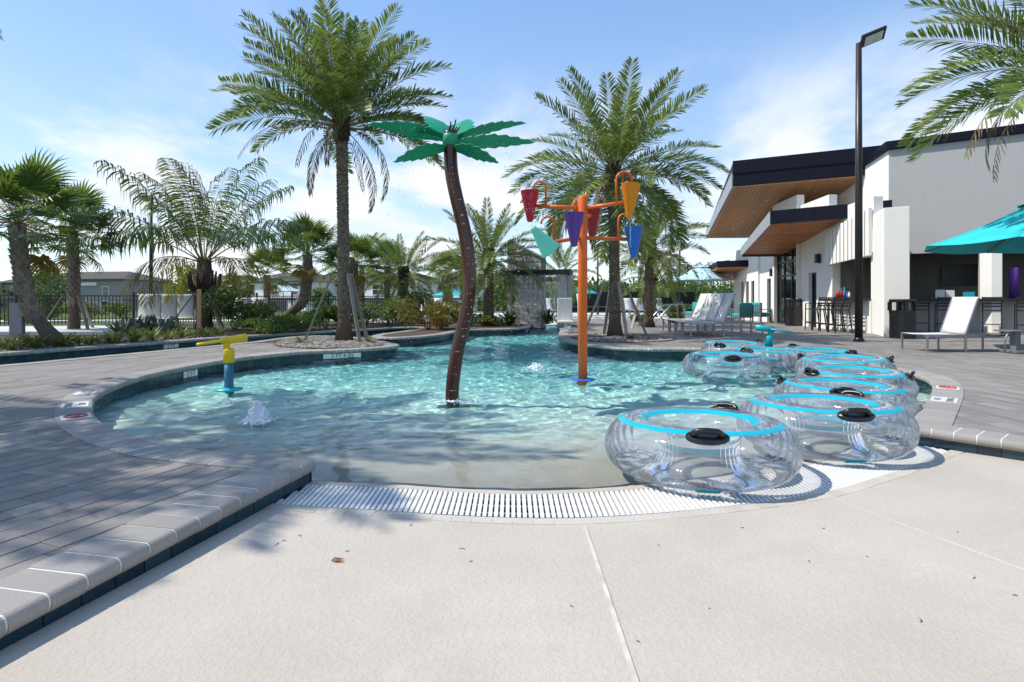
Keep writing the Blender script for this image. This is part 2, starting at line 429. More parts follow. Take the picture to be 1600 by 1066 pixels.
def lay(path, flip=False):
    near = []; far = []
    fine = resample(path, .152)
    for a, b in zip(fine, fine[1:]):
        c = (a+b)/2; t = (b-a).normalized(); o = outward(t); stones.append((c.length if c.y > -1 else 99, c, o))
for P in (pathL, pathF, pathR, pathBR, pathBL): lay(P)
def visible(c): return c.y > .6 and abs(c.x) < .889*c.y+1.0
def rank(s):
    return s[0]-(3 if visible(s[1]) else -3)
stones.sort(key=rank)
def xf(c, o, z, out=0.0): # local y = outward
    ang = math.atan2(o.y, o.x)-PI/2
    return Matrix.Translation((c.x+o.x*out, c.y+o.y*out, z))@Matrix.Rotation(ang, 4, 'Z')
merge = MB(); sv = [Vector(v.co) for v in stone_me.vertices]; sf = [tuple(p.vertices) for p in stone_me.polygons]
mt = MB(); tv = [Vector(v.co) for v in tile_me.vertices]; tf = [tuple(p.vertices) for p in tile_me.polygons]
for i, (d, c, o) in enumerate(stones):
    j = random.uniform(-.0015, .0015)
    Mx = xf(c, o, -.036+j, -.03+random.uniform(-.001, .001)); Mt = xf(c, o, -.132, .012)
    if i < 280:
        ob = place('coping_stone', stone_me, nosing_line); ob.matrix_local = Mx
    else: merge.add([Mx@v for v in sv], sf)
    if i < 200:
        ob = place('tile', tile_me, tile_line); ob.matrix_local = Mt
    else: mt.add([Mt@v for v in tv], tf)
stuff(merge.build('far_coping_stones', M['coping'], nosing_line)); stuff(mt.build('far_tiles', M['tile'], tile_line))
# mortar bed under the stones and the basin wall
def ribbon(P, s0, s1, z0, z1, mbx):
    n = len(P); vs = []; 
    for i in range(n):
        t = (P[min(i+1, n-1)]-P[max(i-1, 0)]).normalized(); o = outward(t)
        a = P[i]+o*s0; b = P[i]+o*s1; vs += [(a.x, a.y, z0), (b.x, b.y, z1)]
    mbx.add(vs, [(2*i, 2*i+1, 2*i+3, 2*i+2) for i in range(n-1)])
mb = MB()
mp = [(-.03+.034-.029*math.cos(-PI/2+PI*k/8), -.036+.0365*math.sin(-PI/2+PI*k/8)) for k in range(9)]; mp = [(.03,mp[0][1])]+mp+[(.27,mp[-1][1])]
for P in (pathL, pathF, pathR, pathBR, pathBL):
    for (s0, z0), (s1, z1) in zip(mp, mp[1:]): ribbon(P, s0, s1, z0, z1, mb)
mb.build('mortar_bed', M['grout'], nosing_line)
mb = MB()
for P in (pathL, pathF, pathR): ribbon(P, .022, .022, -1.35, -.045, mb)
for P in (pathBR, pathBL): ribbon(P, .022, .022, -.40, -.045, mb)
pool_wall = struct(mb.build('pool_wall', M['tile']))

# basin floor: zero-entry slope, deeper towards the river
OUT_ARC = smooth_path([(-1.62,3.46), (-1.0,3.34), (.35,3.19), (1.77,3.52), (2.70,4.02), (3.72,4.72)], 8)
IN_ARC = smooth_path([(-1.40,3.93), (-.86,3.86), (.21,3.73), (1.45,4.02), (2.45,4.52), (3.42,5.12)], 8)
def arc_y(arc, x):
    for a, b in zip(arc, arc[1:]):
        if a.x <= x <= b.x: return a.y+(b.y-a.y)*(x-a.x)/(b.x-a.x)
    return arc[0].y if x < arc[0].x else arc[-1].y
def floor_z(x, y):
    s = y-arc_y(IN_ARC, min(max(x, -1.4), 3.4))
    if s <= 0: return -.177
    z = -.178-.09*s-.003*s*s if s < 4 else -.178-.36-.048-.114*(s-4)
    if x < -5.6: z = -1.10
    return max(z, -1.10)
gx = np.arange(-14, 8.01, .25); gy = np.concatenate([np.arange(3.3, 6, .1), np.arange(6, 31, .3)])
vs = []; 
for y in gy:
    for x in gx:
        yy = max(y, arc_y(IN_ARC, min(max(x, -1.4), 3.42))-.0) if -1.9 < x < 3.9 and y < 5.2 else y
        vs.append((x, yy, floor_z(x, yy)))
nx = len(gx); fs = [(j*nx+i, j*nx+i+1, (j+1)*nx+i+1, (j+1)*nx+i) for j in range(len(gy)-1) for i in range(nx-1)]
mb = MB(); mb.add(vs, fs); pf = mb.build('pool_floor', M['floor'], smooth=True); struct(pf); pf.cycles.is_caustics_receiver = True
pool_wall.cycles.is_caustics_receiver = True

# water: one rippled sheet
def water_sheet():
    xs = np.arange(-13.0, 7.2, .029)
    ys = [3.5]
    while ys[-1] < 29.5: ys.append(ys[-1]+.026+.0036*(ys[-1]-3.5))
    ys = np.array(ys); X, Y = np.meshgrid(xs, ys); Z = np.full_like(X, WZ)
    rs = np.random.RandomState(11)
    def calm(): return np.clip((Y-4.1)/2.2, .10, 1.0)*(.75+.5*np.clip(np.sin(X*.55+1.2*np.sin(Y*.35))*.5+.5,0,1))
    amp = calm()
    for k in range(72):
        L = .10*(.95/.10)**rs.rand(); a = rs.normal(PI*.5, .95); kx, ky = math.cos(a)*2*PI/L, math.sin(a)*2*PI/L
        A = .00098*(L/.25)**.75
        ph = rs.rand()*6.28
        warp = .35*np.sin(X*1.3+Y*.7+k)+.3*np.sin(Y*1.9-X*.5+2*k)
        Z += amp*A*np.sin(kx*X+ky*Y+ph+warp)
    # rings running out from the bubblers and play posts
    for cx, cy, A in ((-2.7, 6.05, .009), (-.75, 7.3, .005), (1.13, 9.2, .007), (.3, 10.6, .012), (-3.6, 7.2, .007), (-4.03, 8.2, .004)):
        R = np.hypot(X-cx, Y-cy); Z += A*np.exp(-R/.7)*np.sin(R*2*PI/.24+rs.rand()*6)*np.clip(amp*2.5, 0, 1)
    poly = [p for p in WATER]
    dil = []
    for i in range(len(poly)):
        t = (poly[(i+1) % len(poly)]-poly[i-1]).normalized(); dil.append(poly[i]+outward(t)*.10)
    ins = inpoly(X, Y, dil)
    ins |= (X > -1.35) & (X < 3.4) & (Y > 3.5) & (Y < 6)
    inarc = np.interp(X[0], [p.x for p in IN_ARC], [p.y for p in IN_ARC])
    ins &= ~((X > -1.42) & (X < 3.44) & (Y < inarc[None, :]+.02))
    ny, nxx = X.shape; q = ins[:-1,:-1] & ins[:-1,1:] & ins[1:,1:] & ins[1:,:-1]
    idx = np.arange(ny*nxx).reshape(ny, nxx)
    F4 = np.stack([idx[:-1,:-1], idx[:-1,1:], idx[1:,1:], idx[1:,:-1]], -1)[q]
    used = np.unique(F4); remap = np.full(ny*nxx, -1); remap[used] = np.arange(len(used))
    V = np.stack([X, Y, Z], -1).reshape(-1, 3)[used]; F4 = remap[F4]
    me = bpy.data.meshes.new('pool_water'); me.vertices.add(len(V)); me.vertices.foreach_set('co', V.ravel())
    me.loops.add(F4.size); me.loops.foreach_set('vertex_index', F4.ravel().astype(np.int32))
    me.polygons.add(len(F4)); me.polygons.foreach_set('loop_start', np.arange(0, F4.size, 4, dtype=np.int32))
    me.polygons.foreach_set('use_smooth', np.ones(len(F4), bool)); me.update(calc_edges=True); me.materials.append(M['water'])
    return place('water', me)
water = struct(water_sheet()); water.cycles.is_caustics_caster = True

# ------------------------------------------------------------------ beach entry concrete, trench grate
def bz(x, y):      # rises gently towards the camera and behind it
    s = arc_y(OUT_ARC, min(max(x, -1.6), 3.7))-y
    return -.150+.018*max(s, 0)
xs = np.linspace(-3.6, 8.0, 59); vs = []; rows = 26
for j in range(rows+1):
    for x in xs:
        top = arc_y(OUT_ARC, x) if x > -1.6 else 3.46
        if x > 3.7: top = 4.75
        y = -5.2+(top+5.2)*j/rows; vs.append((x, y, bz(x, y)))
nx = len(xs); mb = MB(); mb.add(vs, [(j*nx+i, j*nx+i+1, (j+1)*nx+i+1, (j+1)*nx+i) for j in range(rows) for i in range(nx-1)])
beach = struct(mb.build('beach_entry_slab', M['concrete'], smooth=True))
M['joint_seal'] = plain('joint_seal', (.55,.50,.43), .9, var=.25, scale=9)
jm = MB(); jm.bar((.40,3.16,bz(.4,3.16)+.002), (.395,.2,bz(.4,.2)+.002), .016, .007)
jm.build('control_joint_seal', M['joint_seal'], beach)
jm = MB(); jm.bar((2.02,3.60,bz(2.02,3.6)+.001), (2.75,1.2,bz(2.75,1.2)+.001), .007, .005)
jm.build('control_joint_seal', M['joint_seal'], beach)
grate = thing('trench_grate', 'curved white slotted drain grate between the beach concrete and the water', 'drain grate', (.6,3.5,-.15))
goff = Vector((.6,3.5,-.15))
def arcband(A, s0, s1, z, mbx, th=.03):
    n = len(A); vs = []
    for i in range(n):
        t = (A[min(i+1,n-1)]-A[max(i-1,0)]).normalized(); o = Vector((-t.y, t.x))
        a = A[i]+o*s0; b = A[i]+o*s1; vs += [(a.x-goff.x,a.y-goff.y,z-goff.z),(b.x-goff.x,b.y-goff.y,z-goff.z),(a.x-goff.x,a.y-goff.y,z-th-goff.z),(b.x-goff.x,b.y-goff.y,z-th-goff.z)]
    fs = []
    for i in range(n-1):
        k = 4*i; fs += [(k+1,k,k+4,k+5), (k,k+2,k+6,k+4), (k+3,k+1,k+5,k+7)]
    mbx.add(vs, fs)
M['border'] = m_paver('grate_border', (.50,.44,.36), (.56,.50,.42), (.60,.54,.46))
# outer border: small rectangular edging pieces
ed = resample(OUT_ARC, .118)
em = MB(); em.box((0,0,0), (.115,.088,.03)); edge_me = em.mesh('edging_piece', M['border'])
for a, b in zip(ed, ed[1:]):
    t = (b-a).normalized(); c = (a+b)/2+Vector((-t.y, t.x))*.045; ob = place('edging_piece', edge_me, grate, (c.x-goff.x, c.y-goff.y, -.0135+random.uniform(-.0008,.0008)), math.atan2(t.y, t.x))
mb = MB(); arcband(OUT_ARC, -.004, .098, -.157, mb); mb.build('edging_bed', M['joint'], grate)
mb = MB(); arcband(IN_ARC, -.055, .012, -.1465, mb); mb.build('inner_edge', M['border'], grate)
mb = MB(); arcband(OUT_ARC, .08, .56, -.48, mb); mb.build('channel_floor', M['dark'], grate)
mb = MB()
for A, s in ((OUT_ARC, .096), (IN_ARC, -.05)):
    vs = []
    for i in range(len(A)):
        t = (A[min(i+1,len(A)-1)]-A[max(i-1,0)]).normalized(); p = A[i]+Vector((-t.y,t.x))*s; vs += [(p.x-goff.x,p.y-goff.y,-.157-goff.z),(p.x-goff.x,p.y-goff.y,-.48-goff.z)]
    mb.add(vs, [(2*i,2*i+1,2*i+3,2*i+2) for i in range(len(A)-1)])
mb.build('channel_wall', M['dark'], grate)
sm_ = MB(); sm_.box((0,0,0), (.0215,1,.026)); slat_me = sm_.mesh('slat', M['white_plastic'])
x = -1.50; kx = 0
while x < 3.62:
    y0 = arc_y(OUT_ARC, x)+.098; y1 = arc_y(IN_ARC, min(max(x,-1.39),3.41))-.052
    if x < -1.36: y1 = min(y1, 3.2+(x+1.52)*4.5)
    if x > 3.3: y1 = min(y1, 5.05-(x-3.36)*1.3)
    sl_ = .1+ .02*x                                  # slats follow the bend a little
    if y1-y0 > .05:
        ob = place('slat', slat_me, grate, (x-goff.x, (y0+y1)/2-goff.y, -.0105)); ob.scale = (1, y1-y0, 1)
    x += .0335; kx += 1
mb = MB()
for s in (.20, .32, .44): arcband(OUT_ARC, s, s+.018, -.168, mb, .02)
mb.build('cross_rail', M['white_plastic'], grate)

# ------------------------------------------------------------------ paving planks
PLANT_A = smooth_path([(-4.45,12.75), (-3.55,12.98), (-3.1,13.55), (-3.35,14.3), (-4.05,15.4), (-4.85,16.35), (-5.7,16.85), (-6.15,16.2), (-6.0,14.9), (-5.4,13.4)], 5, True)
PLANT_B = smooth_path([(1.75,16.4), (1.95,15.2), (2.6,14.6), (3.6,14.7), (4.3,15.4), (4.4,16.7), (3.7,17.9), (2.5,18.0)], 5, True)
def planks(ang, x0, x1, y0, y1, keep):
    u = Vector((math.sin(ang), math.cos(ang))); v = Vector((u.y, -u.x)); c0 = Vector(((x0+x1)/2, (y0+y1)/2)); R = math.hypot(x1-x0, y1-y0)/2
    W_, L_ = .152, .61; out = []
    nr = int(R/W_)
    steps = np.arange(-R, R, .03)
    for r in range(-nr, nr):
        base = c0+v*(r*W_)
        e = np.stack([np.stack([base.x+v.x*o+u.x*steps, base.y+v.y*o+u.y*steps], -1) for o in (-.066, .066)])
        ok = keep(e[0,:,0], e[0,:,1]) & keep(e[1,:,0], e[1,:,1])
        s = -R-random.uniform(0, L_)
        while s < R:
            l = random.choice((.46, .46, .305, .38)); a, b = s+.002, s+l-.002; s += l
            i0, i1 = np.searchsorted(steps, [a, b]); seg = ok[i0:i1]
            if not seg.any(): continue
            i = 0; n = len(seg)
            while i < n:
                if not seg[i]: i += 1; continue
                j = i
                while j < n and seg[j]: j += 1
                aa = a if i == 0 else steps[i0+i]; bb = b if j == n else steps[i0+j-1]
                if bb-aa > .05: out.append((base+u*((aa+bb)/2), bb-aa, math.atan2(u.y, u.x)))
                i = j
    return out
PADDED = []
for i in range(nosh):
    t = (HOLE[(i+1) % nosh]-HOLE[i-1]).normalized(); PADDED.append(HOLE[i]+outward(t)*.06)
RIVER_BACK = [tuple(p) for p in pathF]
def frus(x, y): return (y > -.4) & (np.abs(x) < .889*y+3.6)
def keepL(x, y):
    k = (x > -10.6) & (x < -1.0) & (y < 14.4) & (y > -.5) & frus(x, y) & ~inpoly(x, y, PADDED) & ~inpoly(x, y, PLANT_A)
    k &= ~inpoly(x, y, [tuple(p) for p in pathF[:60]]+[(-40,22),(-40,4.2)])
    return k
def keepR(x, y):
    return (x > 1.4) & (x < 21) & (y < 40) & (y > 0) & frus(x, y) & ~inpoly(x, y, PADDED) & ~inpoly(x, y, PLANT_B) & ~((x < 2.9) & (y > 20))
PL = planks(math.radians(22), -11, 0, 0, 15, keepL); PR = planks(math.radians(-4), 1, 21, 1, 40, keepR)
allp = sorted(PL+PR, key=lambda p: p[0].length+(0 if p[0].y > 1.2 and abs(p[0].x) < .885*p[0].y else 50))
pv = {}
def plank_mesh(l):
    k = round(l, 2)
    if k not in pv:
        m = MB(); h, b = k/2, .004
        m.add([(-h,-.0715,-.05),(h,-.0715,-.05),(h,.0715,-.05),(-h,.0715,-.05),(-h,-.0715,-b),(h,-.0715,-b),(h,.0715,-b),(-h,.0715,-b),(-h+b,-.0675,0),(h-b,-.0675,0),(h-b,.0675,0),(-h+b,.0675,0)],
              [(0,1,5,4),(1,2,6,5),(2,3,7,6),(3,0,4,7),(4,5,9,8),(5,6,10,9),(6,7,11,10),(7,4,8,11),(8,9,10,11)])
        pv[k] = m.mesh('paver', M['paver'])
    return pv[k]
mg = MB()
for i, (c, l, a) in enumerate(allp):
    z = -.0055+random.uniform(-.0012, .0012)
    if i < 300: place('paver', plank_mesh(l), deck, (c.x, c.y, z), a)
    else:
        ca, sa = math.cos(a), math.sin(a); h = l/2-.001; zt = z
        P = lambda x, y, zz: (c.x+x*ca-y*sa, c.y+x*sa+y*ca, zz)
        if c.y < 12:
            mg.add([P(-h,-.0715,-.012),P(h,-.0715,-.012),P(h,.0715,-.012),P(-h,.0715,-.012),P(-h+.003,-.071,zt),P(h-.003,-.071,zt),P(h-.003,.071,zt),P(-h+.003,.071,zt)], [(0,1,5,4),(1,2,6,5),(2,3,7,6),(3,0,4,7),(4,5,6,7)])
        else: mg.add([P(-h,-.073,zt),P(h,-.073,zt),P(h,.073,zt),P(-h,.073,zt)], [(0,1,2,3)])
stuff(mg.build('far_pavers', M['paver'], deck))

# planting beds, lawn, far paving
bed_poly = [tuple(p) for p in offset_poly(pathF, SGN*.27)[1:-12]]
def bed(name, poly, z, mat): return struct(polyfill(poly, [], z, name, mat))
lb = [(p[0], p[1]) for p in [pathF[i]+outward((pathF[min(i+1,len(pathF)-1)]-pathF[max(i-1,0)]).normalized())*.27 for i in range(len(pathF))]]
iA = min(range(len(lb)), key=lambda i: (lb[i][0]+4.9)**2+(lb[i][1]-21.6)**2)
bed('planting_bed', lb[:iA]+[(-5.2,24.5), (-12,22), (-17.5,20.5), (-24,17), (-24,5)], -.003, M['mulch'])
iB = min(range(len(lb)), key=lambda i: (lb[i][0]+3.3)**2+(lb[i][1]-21.0)**2); iC = min(range(len(lb)), key=lambda i: (lb[i][0]-.45)**2+(lb[i][1]-22.7)**2)
bed('planting_bed', lb[iB:iC]+[(.4,24.0), (-.4,26.6), (-4.6,25.2), (-5.0,24.0)], -.003, M['mulch'])
bed('gravel_bed', PLANT_A, .003, M['gravel']); bed('gravel_bed', PLANT_B, .003, M['gravel'])
bed('lawn', [(-40,20), (-24,20), (-17.5,23), (-8,26.5), (-8,51.5), (-40,51.5)], -.004, M['lawn'])
M['pale_concrete'] = plain('pale_concrete', (.58,.56,.52), .9, var=.08, scale=1.5)
bed('path', [(-30,26), (-13,28.5), (-5,30), (-5,33), (-14,31.5), (-30,29)], .001, M['pale_concrete'])
bed('terrace', [(-7.9,26), (.2,28.2), (.8,31), (11,33), (11,45), (-7.9,45)], -.002, M['pale_concrete'])
# ------------------------------------------------------------------ palms
GREEN = [(0, (.055,.095,.024)), (.35, (.115,.17,.042)), (.7, (.20,.245,.058)), (1, (.33,.33,.11))]
DGREEN = [(0, (.022,.05,.02)), (.4, (.045,.09,.032)), (.75, (.08,.135,.045)), (1, (.15,.20,.08))]
YGREEN = [(0, (.05,.085,.018)), (.4, (.10,.14,.03)), (.75, (.17,.19,.04)), (1, (.26,.24,.06))]
BROWN = [(0, (.10,.065,.035)), (.5, (.20,.145,.08)), (1, (.34,.27,.17))]
M['frond'] = m_foliage('date_palm_frond', GREEN); M['frond_dark'] = m_foliage('queen_palm_frond', DGREEN)
M['frond_yellow'] = m_foliage('yellowing_frond', [(0, (.12,.11,.02)), (.5, (.26,.19,.04)), (1, (.38,.25,.06))]); M['frond_dry'] = m_foliage('dry_frond', BROWN, .15, .8, .1)
M['fan'] = m_foliage('fan_palm_leaf', [(0, (.035,.075,.018)), (.45, (.075,.14,.03)), (.8, (.14,.20,.045)), (1, (.23,.27,.09))])
M['rachis'] = plain('rachis', (.22,.20,.085), .5)
def m_trunk(name, a, b, sc_):
    t = NT(name); co = t.coord('Object', (1,1,2.2)); n = t.noise(co, sc_, 6, .7); r = t.rand()
    c = t.mix(t.rng(n, .28, .72, 0, 1), a, b); c = t.mix(t.math('MULTIPLY', r, .5), c, tuple(x*.45 for x in a)); t.col(c).set(rough=.9, spec=.15); t.bump(n, .8, .02); return t.m
M['trunk'] = m_trunk('palm_trunk', (.085,.062,.045), (.24,.19,.14), 14)
M['boot'] = m_trunk('leaf_base', (.12,.09,.065), (.36,.30,.23), 10)
M['boot_dark'] = m_trunk('dark_leaf_base', (.035,.026,.02), (.14,.10,.065), 10)
M['sabal_boot'] = m_trunk('fan_palm_leaf_base', (.17,.14,.11), (.40,.35,.28), 10)

def frond_mesh(L, npair, ll, droop, seed, mats, sweep=.75, vee=.35, ldroop=.12, wid=.016, start=.16, power=1.6, plume=0.0, twist=0.0, el=0.0):
    rs = random.Random(seed); N = 24; pts = []; th = 0; p = Vector((0,0,0))
    dirs = []
    for i in range(N+1):
        t = i/N; a = -droop*t**power; d = Vector((math.cos(a), 0.06*math.sin(t*2.2+seed)*twist, math.sin(a))).normalized(); dirs.append(d); pts.append(p.copy()); p = p+d*(L/N)
    m = MB(); m.tube(pts, [max(.003, .017*(1-t/N*.9))*(1.8 if t == 0 else 1) for t in range(N+1)], 4, True, 1)
    up0 = Vector((math.sin(el),0,math.cos(el)))      # world up in the frond's own frame
    for k in range(npair):
        t = start+(1-start)*(k+.5*rs.random())/npair; x = t*N; i = min(int(x), N-1); f = x-i; q = pts[i].lerp(pts[i+1], f); T = dirs[i].lerp(dirs[i+1], f).normalized()
        S = Vector((0,1,0)); Nn = T.cross(S)*-1 if T.cross(S).z < 0 else T.cross(S)
        prof = (.45+.55*math.sin(min(1, (t-start)/(.45))*PI/2)) if t < .55 else 1.0-.62*((t-.55)/.45)**1.7
        for sd in (-1, 1):
            if rs.random() < .03: continue
            v = vee+rs.uniform(-.22, .22)+plume*rs.uniform(-1, 1)
            sw = sweep*(.7+.6*t)+rs.uniform(-.1, .1)
            d = (S*sd*math.cos(v)+Nn*math.sin(v))*math.cos(sw)+T*math.sin(sw); d.normalize()
            l = ll*prof*rs.uniform(.85, 1.12); w = wid*rs.uniform(.8, 1.2)
            b = (T-d*T.dot(d)).normalized()*w
            m1 = q+d*l*.4-up0*l*ldroop*.18; m2 = q+d*l*.75-up0*l*ldroop*.62; tip = q+d*l*(1-.25*ldroop)-up0*l*ldroop*1.3
            m.add([q, m1-b, m1+b, m2-b*.8, m2+b*.8, tip], [(0,2,1), (1,2,4,3), (3,4,5)], 0)
    return m.mesh('frond', mats)
def fan_mesh(seed, mats, pet=.8, rad=.75, nseg=34, droop=.5):
    rs = random.Random(seed); m = MB(); pts = [Vector((pet*t, 0, -.12*pet*t*t)) for t in (0, .5, 1)]; m.tube(pts, [.016, .012, .01], 4, True, 1)
    c = pts[-1]
    for k in range(nseg):
        a = -2.0+4.0*k/(nseg-1); l = rad*(1-.28*abs(a/2.0)**1.5)*rs.uniform(.9, 1.08)
        fold = .05*math.cos(a*2)
        d = Vector((math.cos(a), math.sin(a)*.95, .10-.25*abs(math.sin(a))*.5+rs.uniform(-.05,.05))).normalized()
        cst = c+Vector((.10,0,-.03))
        s = d.cross(Vector((0,0,1))).normalized(); w = .030
        z = (.012 if k % 2 else -.012)
        p1 = cst+d*l*.45+Vector((0,0,z)); p2 = cst+d*l*.75-Vector((0,0,droop*l*.14*rs.uniform(.5,1.5))); p3 = cst+d*l*.98-Vector((0,0,droop*l*.48*rs.uniform(.5,1.5)))
        m.add([cst, p1-s*w, p1+s*w, p2-s*w*.55, p2+s*w*.55, p3], [(0,2,1), (1,2,4,3), (3,4,5)], 0)
    return m.mesh('fan_leaf', mats)

FD = {}      # frond meshes by kind
for cls, (dr, L) in enumerate(((.32, 1), (.6, 1.0), (.95, 1.0), (1.45, .95))):
    EL = (1.1,.55,.05,-.4)[cls]
    for sd in (0, 1): FD['date', cls, sd] = frond_mesh(2.75*L, 74, .52, dr, 10*cls+sd, [M['frond'], M['rachis']], .62, .42, .10, .0165, .15, 1.5, .25, 1, EL)
FD['date_dry', 0, 0] = frond_mesh(2.5, 40, .30, 1.9, 71, [M['frond_dry'], M['frond_dry']], .9, -.2, .5, .013, .15, 1.2, .3, 1)
FD['date_dry', 0, 1] = frond_mesh(2.6, 16, .26, 1.4, 72, [M['frond_dry'], M['frond_dry']], .9, -.2, .5, .012, .35, 1.2, .3, 1)
for cls, dr in enumerate((.75, 1.2, 1.7)):
    for sd in (0, 1): FD['queen', cls, sd] = frond_mesh(3.1, 54, .66, dr, 40+10*cls+sd, [M['frond_dark'], M['rachis']], .42, .05, .62, .019, .22, 1.4, .35, 1, (1.2,.8,.5)[cls])
FD['queen_y', 0, 0] = frond_mesh(2.6, 48, .55, 2.0, 91, [M['frond_yellow'], M['rachis']], .45, .0, .8, .016, .2, 1.2, .4, 1)
for sd in range(3): FD['fan', sd] = fan_mesh(sd+3, [M['fan'], M['rachis']])
FD['fan_y', 0] = fan_mesh(9, [M['frond_yellow'], M['rachis']], droop=1.0)

def trunk_boots(path, radii, rows, per, size, mat, parent, name='leaf_bases', lift=.35, out=.02, z0=0):
    """diamond pattern of old leaf bases set in a spiral round a trunk given as points and radii"""
    m = MB(); K = len(path)-1; L = [Vector(p) for p in path]
    for r in range(rows):
        t = z0+(1-z0)*(r+.5)/rows; x = t*K; i = min(int(x), K-1); f = x-i; c = L[i].lerp(L[i+1], f); rad = radii[i]*(1-f)+radii[i+1]*f; ax = (L[i+1]-L[i]).normalized()
        e1 = ax.cross(Vector((0,1,0))).normalized(); e2 = ax.cross(e1)
        for k in range(per):
            a = 2*PI*(k+(r % 2)*.5+random.uniform(-.08,.08))/per; o = e1*math.cos(a)+e2*math.sin(a); s = ax.cross(o)
            w = PI*rad/per*1.02; h = size*random.uniform(.8, 1.2); b = c+o*(rad-.004)
            ot = out*random.uniform(.7, 1.4)
            m.add([b-s*w-ax*h*.15, b-ax*h, b+s*w-ax*h*.15, b+o*ot+s*w*.75+ax*h*lift, b+o*ot*1.25+ax*h*(lift+.1), b+o*ot-s*w*.75+ax*h*lift, b-s*w*.7+ax*h*lift, b+s*w*.7+ax*h*lift],
                  [(0,1,4,5), (1,2,3,4), (5,4,6), (4,3,7), (4,7,6), (0,5,6), (2,7,3)])
    o = m.build(name, mat, parent); return stuff(o) if rows*per > 40 else o

def date_palm(base, h, r, scale, n, label, seed, lean=(0,0), dry=3, group=None, detail=True, low=-.75, dead=True, base_flare=True, up=1.35):
    rs = random.Random(seed); p = thing('date_palm', label, 'palm tree', base, 0, group)
    K = 10; path = [Vector((lean[0]*(t/K)**1.4*h, lean[1]*(t/K)**1.4*h, h*t/K)) for t in range(K+1)]
    rad = [r*(1+(.75*math.exp(-t*1.7) if base_flare else 0))*(1-.12*t/K) for t in range(K+1)]
    path[0].z -= .05
    m = MB(); m.tube(path, rad, 14); m.build('trunk', M['trunk'], p, True)
    if detail:
        trunk_boots(path[1:], rad[1:], int(h/.085), 9, .075, M['boot'], p, 'leaf_scars', .45, .026)
        cp = [path[-1]+Vector((0,0,z)) for z in (-.55,-.25,.05,.32)]; cr = [r*1.0, r*1.28, r*1.3, r*.9]
        m = MB(); m.tube(cp, cr, 12); m.build('crown_shaft', M['boot_dark'], p, True)
        trunk_boots(cp, cr, 8, 9, .11, M['boot_dark'], p, 'cut_leaf_bases', .6, .05)
    top = path[-1]+Vector((0,0,.15)); GA = 2.39996
    for k in range(n):
        f = (k+.5)/n; el = up-(up-low)*f**.9+rs.uniform(-.1,.1); az = k*GA+rs.uniform(-.25,.25)
        cls = 0 if el > .8 else (1 if el > .3 else (2 if el > -.2 else 3))
        me = FD['date', cls, rs.randint(0,1)]
        o = place('frond', me, p, top+Vector((math.cos(az),math.sin(az),0))*r*.7-Vector((0,0,.35*f)))
        s = scale*rs.uniform(.88, 1.1)*(1-.12*(el > 1.0)); o.scale = (s, s*rs.uniform(.9,1.1), s); o.rotation_euler = (rs.uniform(-.5,.5), -el, az)
    for k in range(dry):
        az = rs.uniform(0, 6.28); o = place('dry_frond', FD['date_dry', 0, k % 2], p, top+Vector((math.cos(az),math.sin(az),0))*r*.8-Vector((0,0,.35)))
        s = scale*rs.uniform(.8,1.05); o.scale = (s,s,s); o.rotation_euler = (0, -rs.uniform(-.35,.25), az)
    return p
def stakes(base, n, r, h, label, cat_group, mat='stake', az0=.3, band=True):
    for k in range(n):
        az = az0+2*PI*k/n; m = MB(); a = Vector((math.cos(az)*r, math.sin(az)*r, -.02)); b = Vector((math.cos(az)*.30, math.sin(az)*.30, h))
        m.bar((0,0,0), b-a, .09, .04); o = m.build('tree_stake', M[mat], None, loc=Vector(base)+a); tag(o, label, 'timber stake', cat_group)

palmA = date_palm((-4.40,15.1,0), 5.75, .145, 1.06, 66, 'tall date palm in the gravel bed at the end of the paved strip', 1, (-.012,0), 7, low=.10, up=1.45)
palmB = date_palm((3.02,16.9,0), 4.8, .15, 1.15, 54, 'tall date palm in the gravel bed behind the orange bucket post', 2, (-.012,0), 12, low=-.55, up=1.3)
date_palm((5.35,22.6,0), 3.1, .17, .80, 38, 'shorter date palm on the paving behind the blue bucket', 3, (.02,0), 4, low=-.3)
date_palm((-.98,24.0,0), 2.85, .21, .90, 42, 'broad date palm beside the stone waterfall wall', 4, (0,0), 3, low=-.5, up=1.4)
date_palm((-5.1,27.2,0), 2.3, .2, .78, 38, 'date palm with a stout trunk before the white townhouses', 5, (0,0), 2, low=-.5, up=1.3)
date_palm((3.0,34,0), 2.6, .2, .8, 30, 'date palm behind the stone waterfall wall', 6, (0,0), 2, detail=False)
date_palm((8.6,35,0), 2.3, .16, .72, 30, 'pale green date palm near the far dark fence', 7, (0,0), 1, low=-.4)
date_palm((11.05,11.0,0), 5.6, .22, 1.15, 50, 'date palm beside the turquoise parasol with fronds hanging over the lamp', 8, (0,0), 9, low=-.05)
date_palm((-8.6,5.6,0), 6.35, .22, 1.12, 34, 'tall date palm on the left paving that shades the pool', 9, (0,0), 3, low=.0)

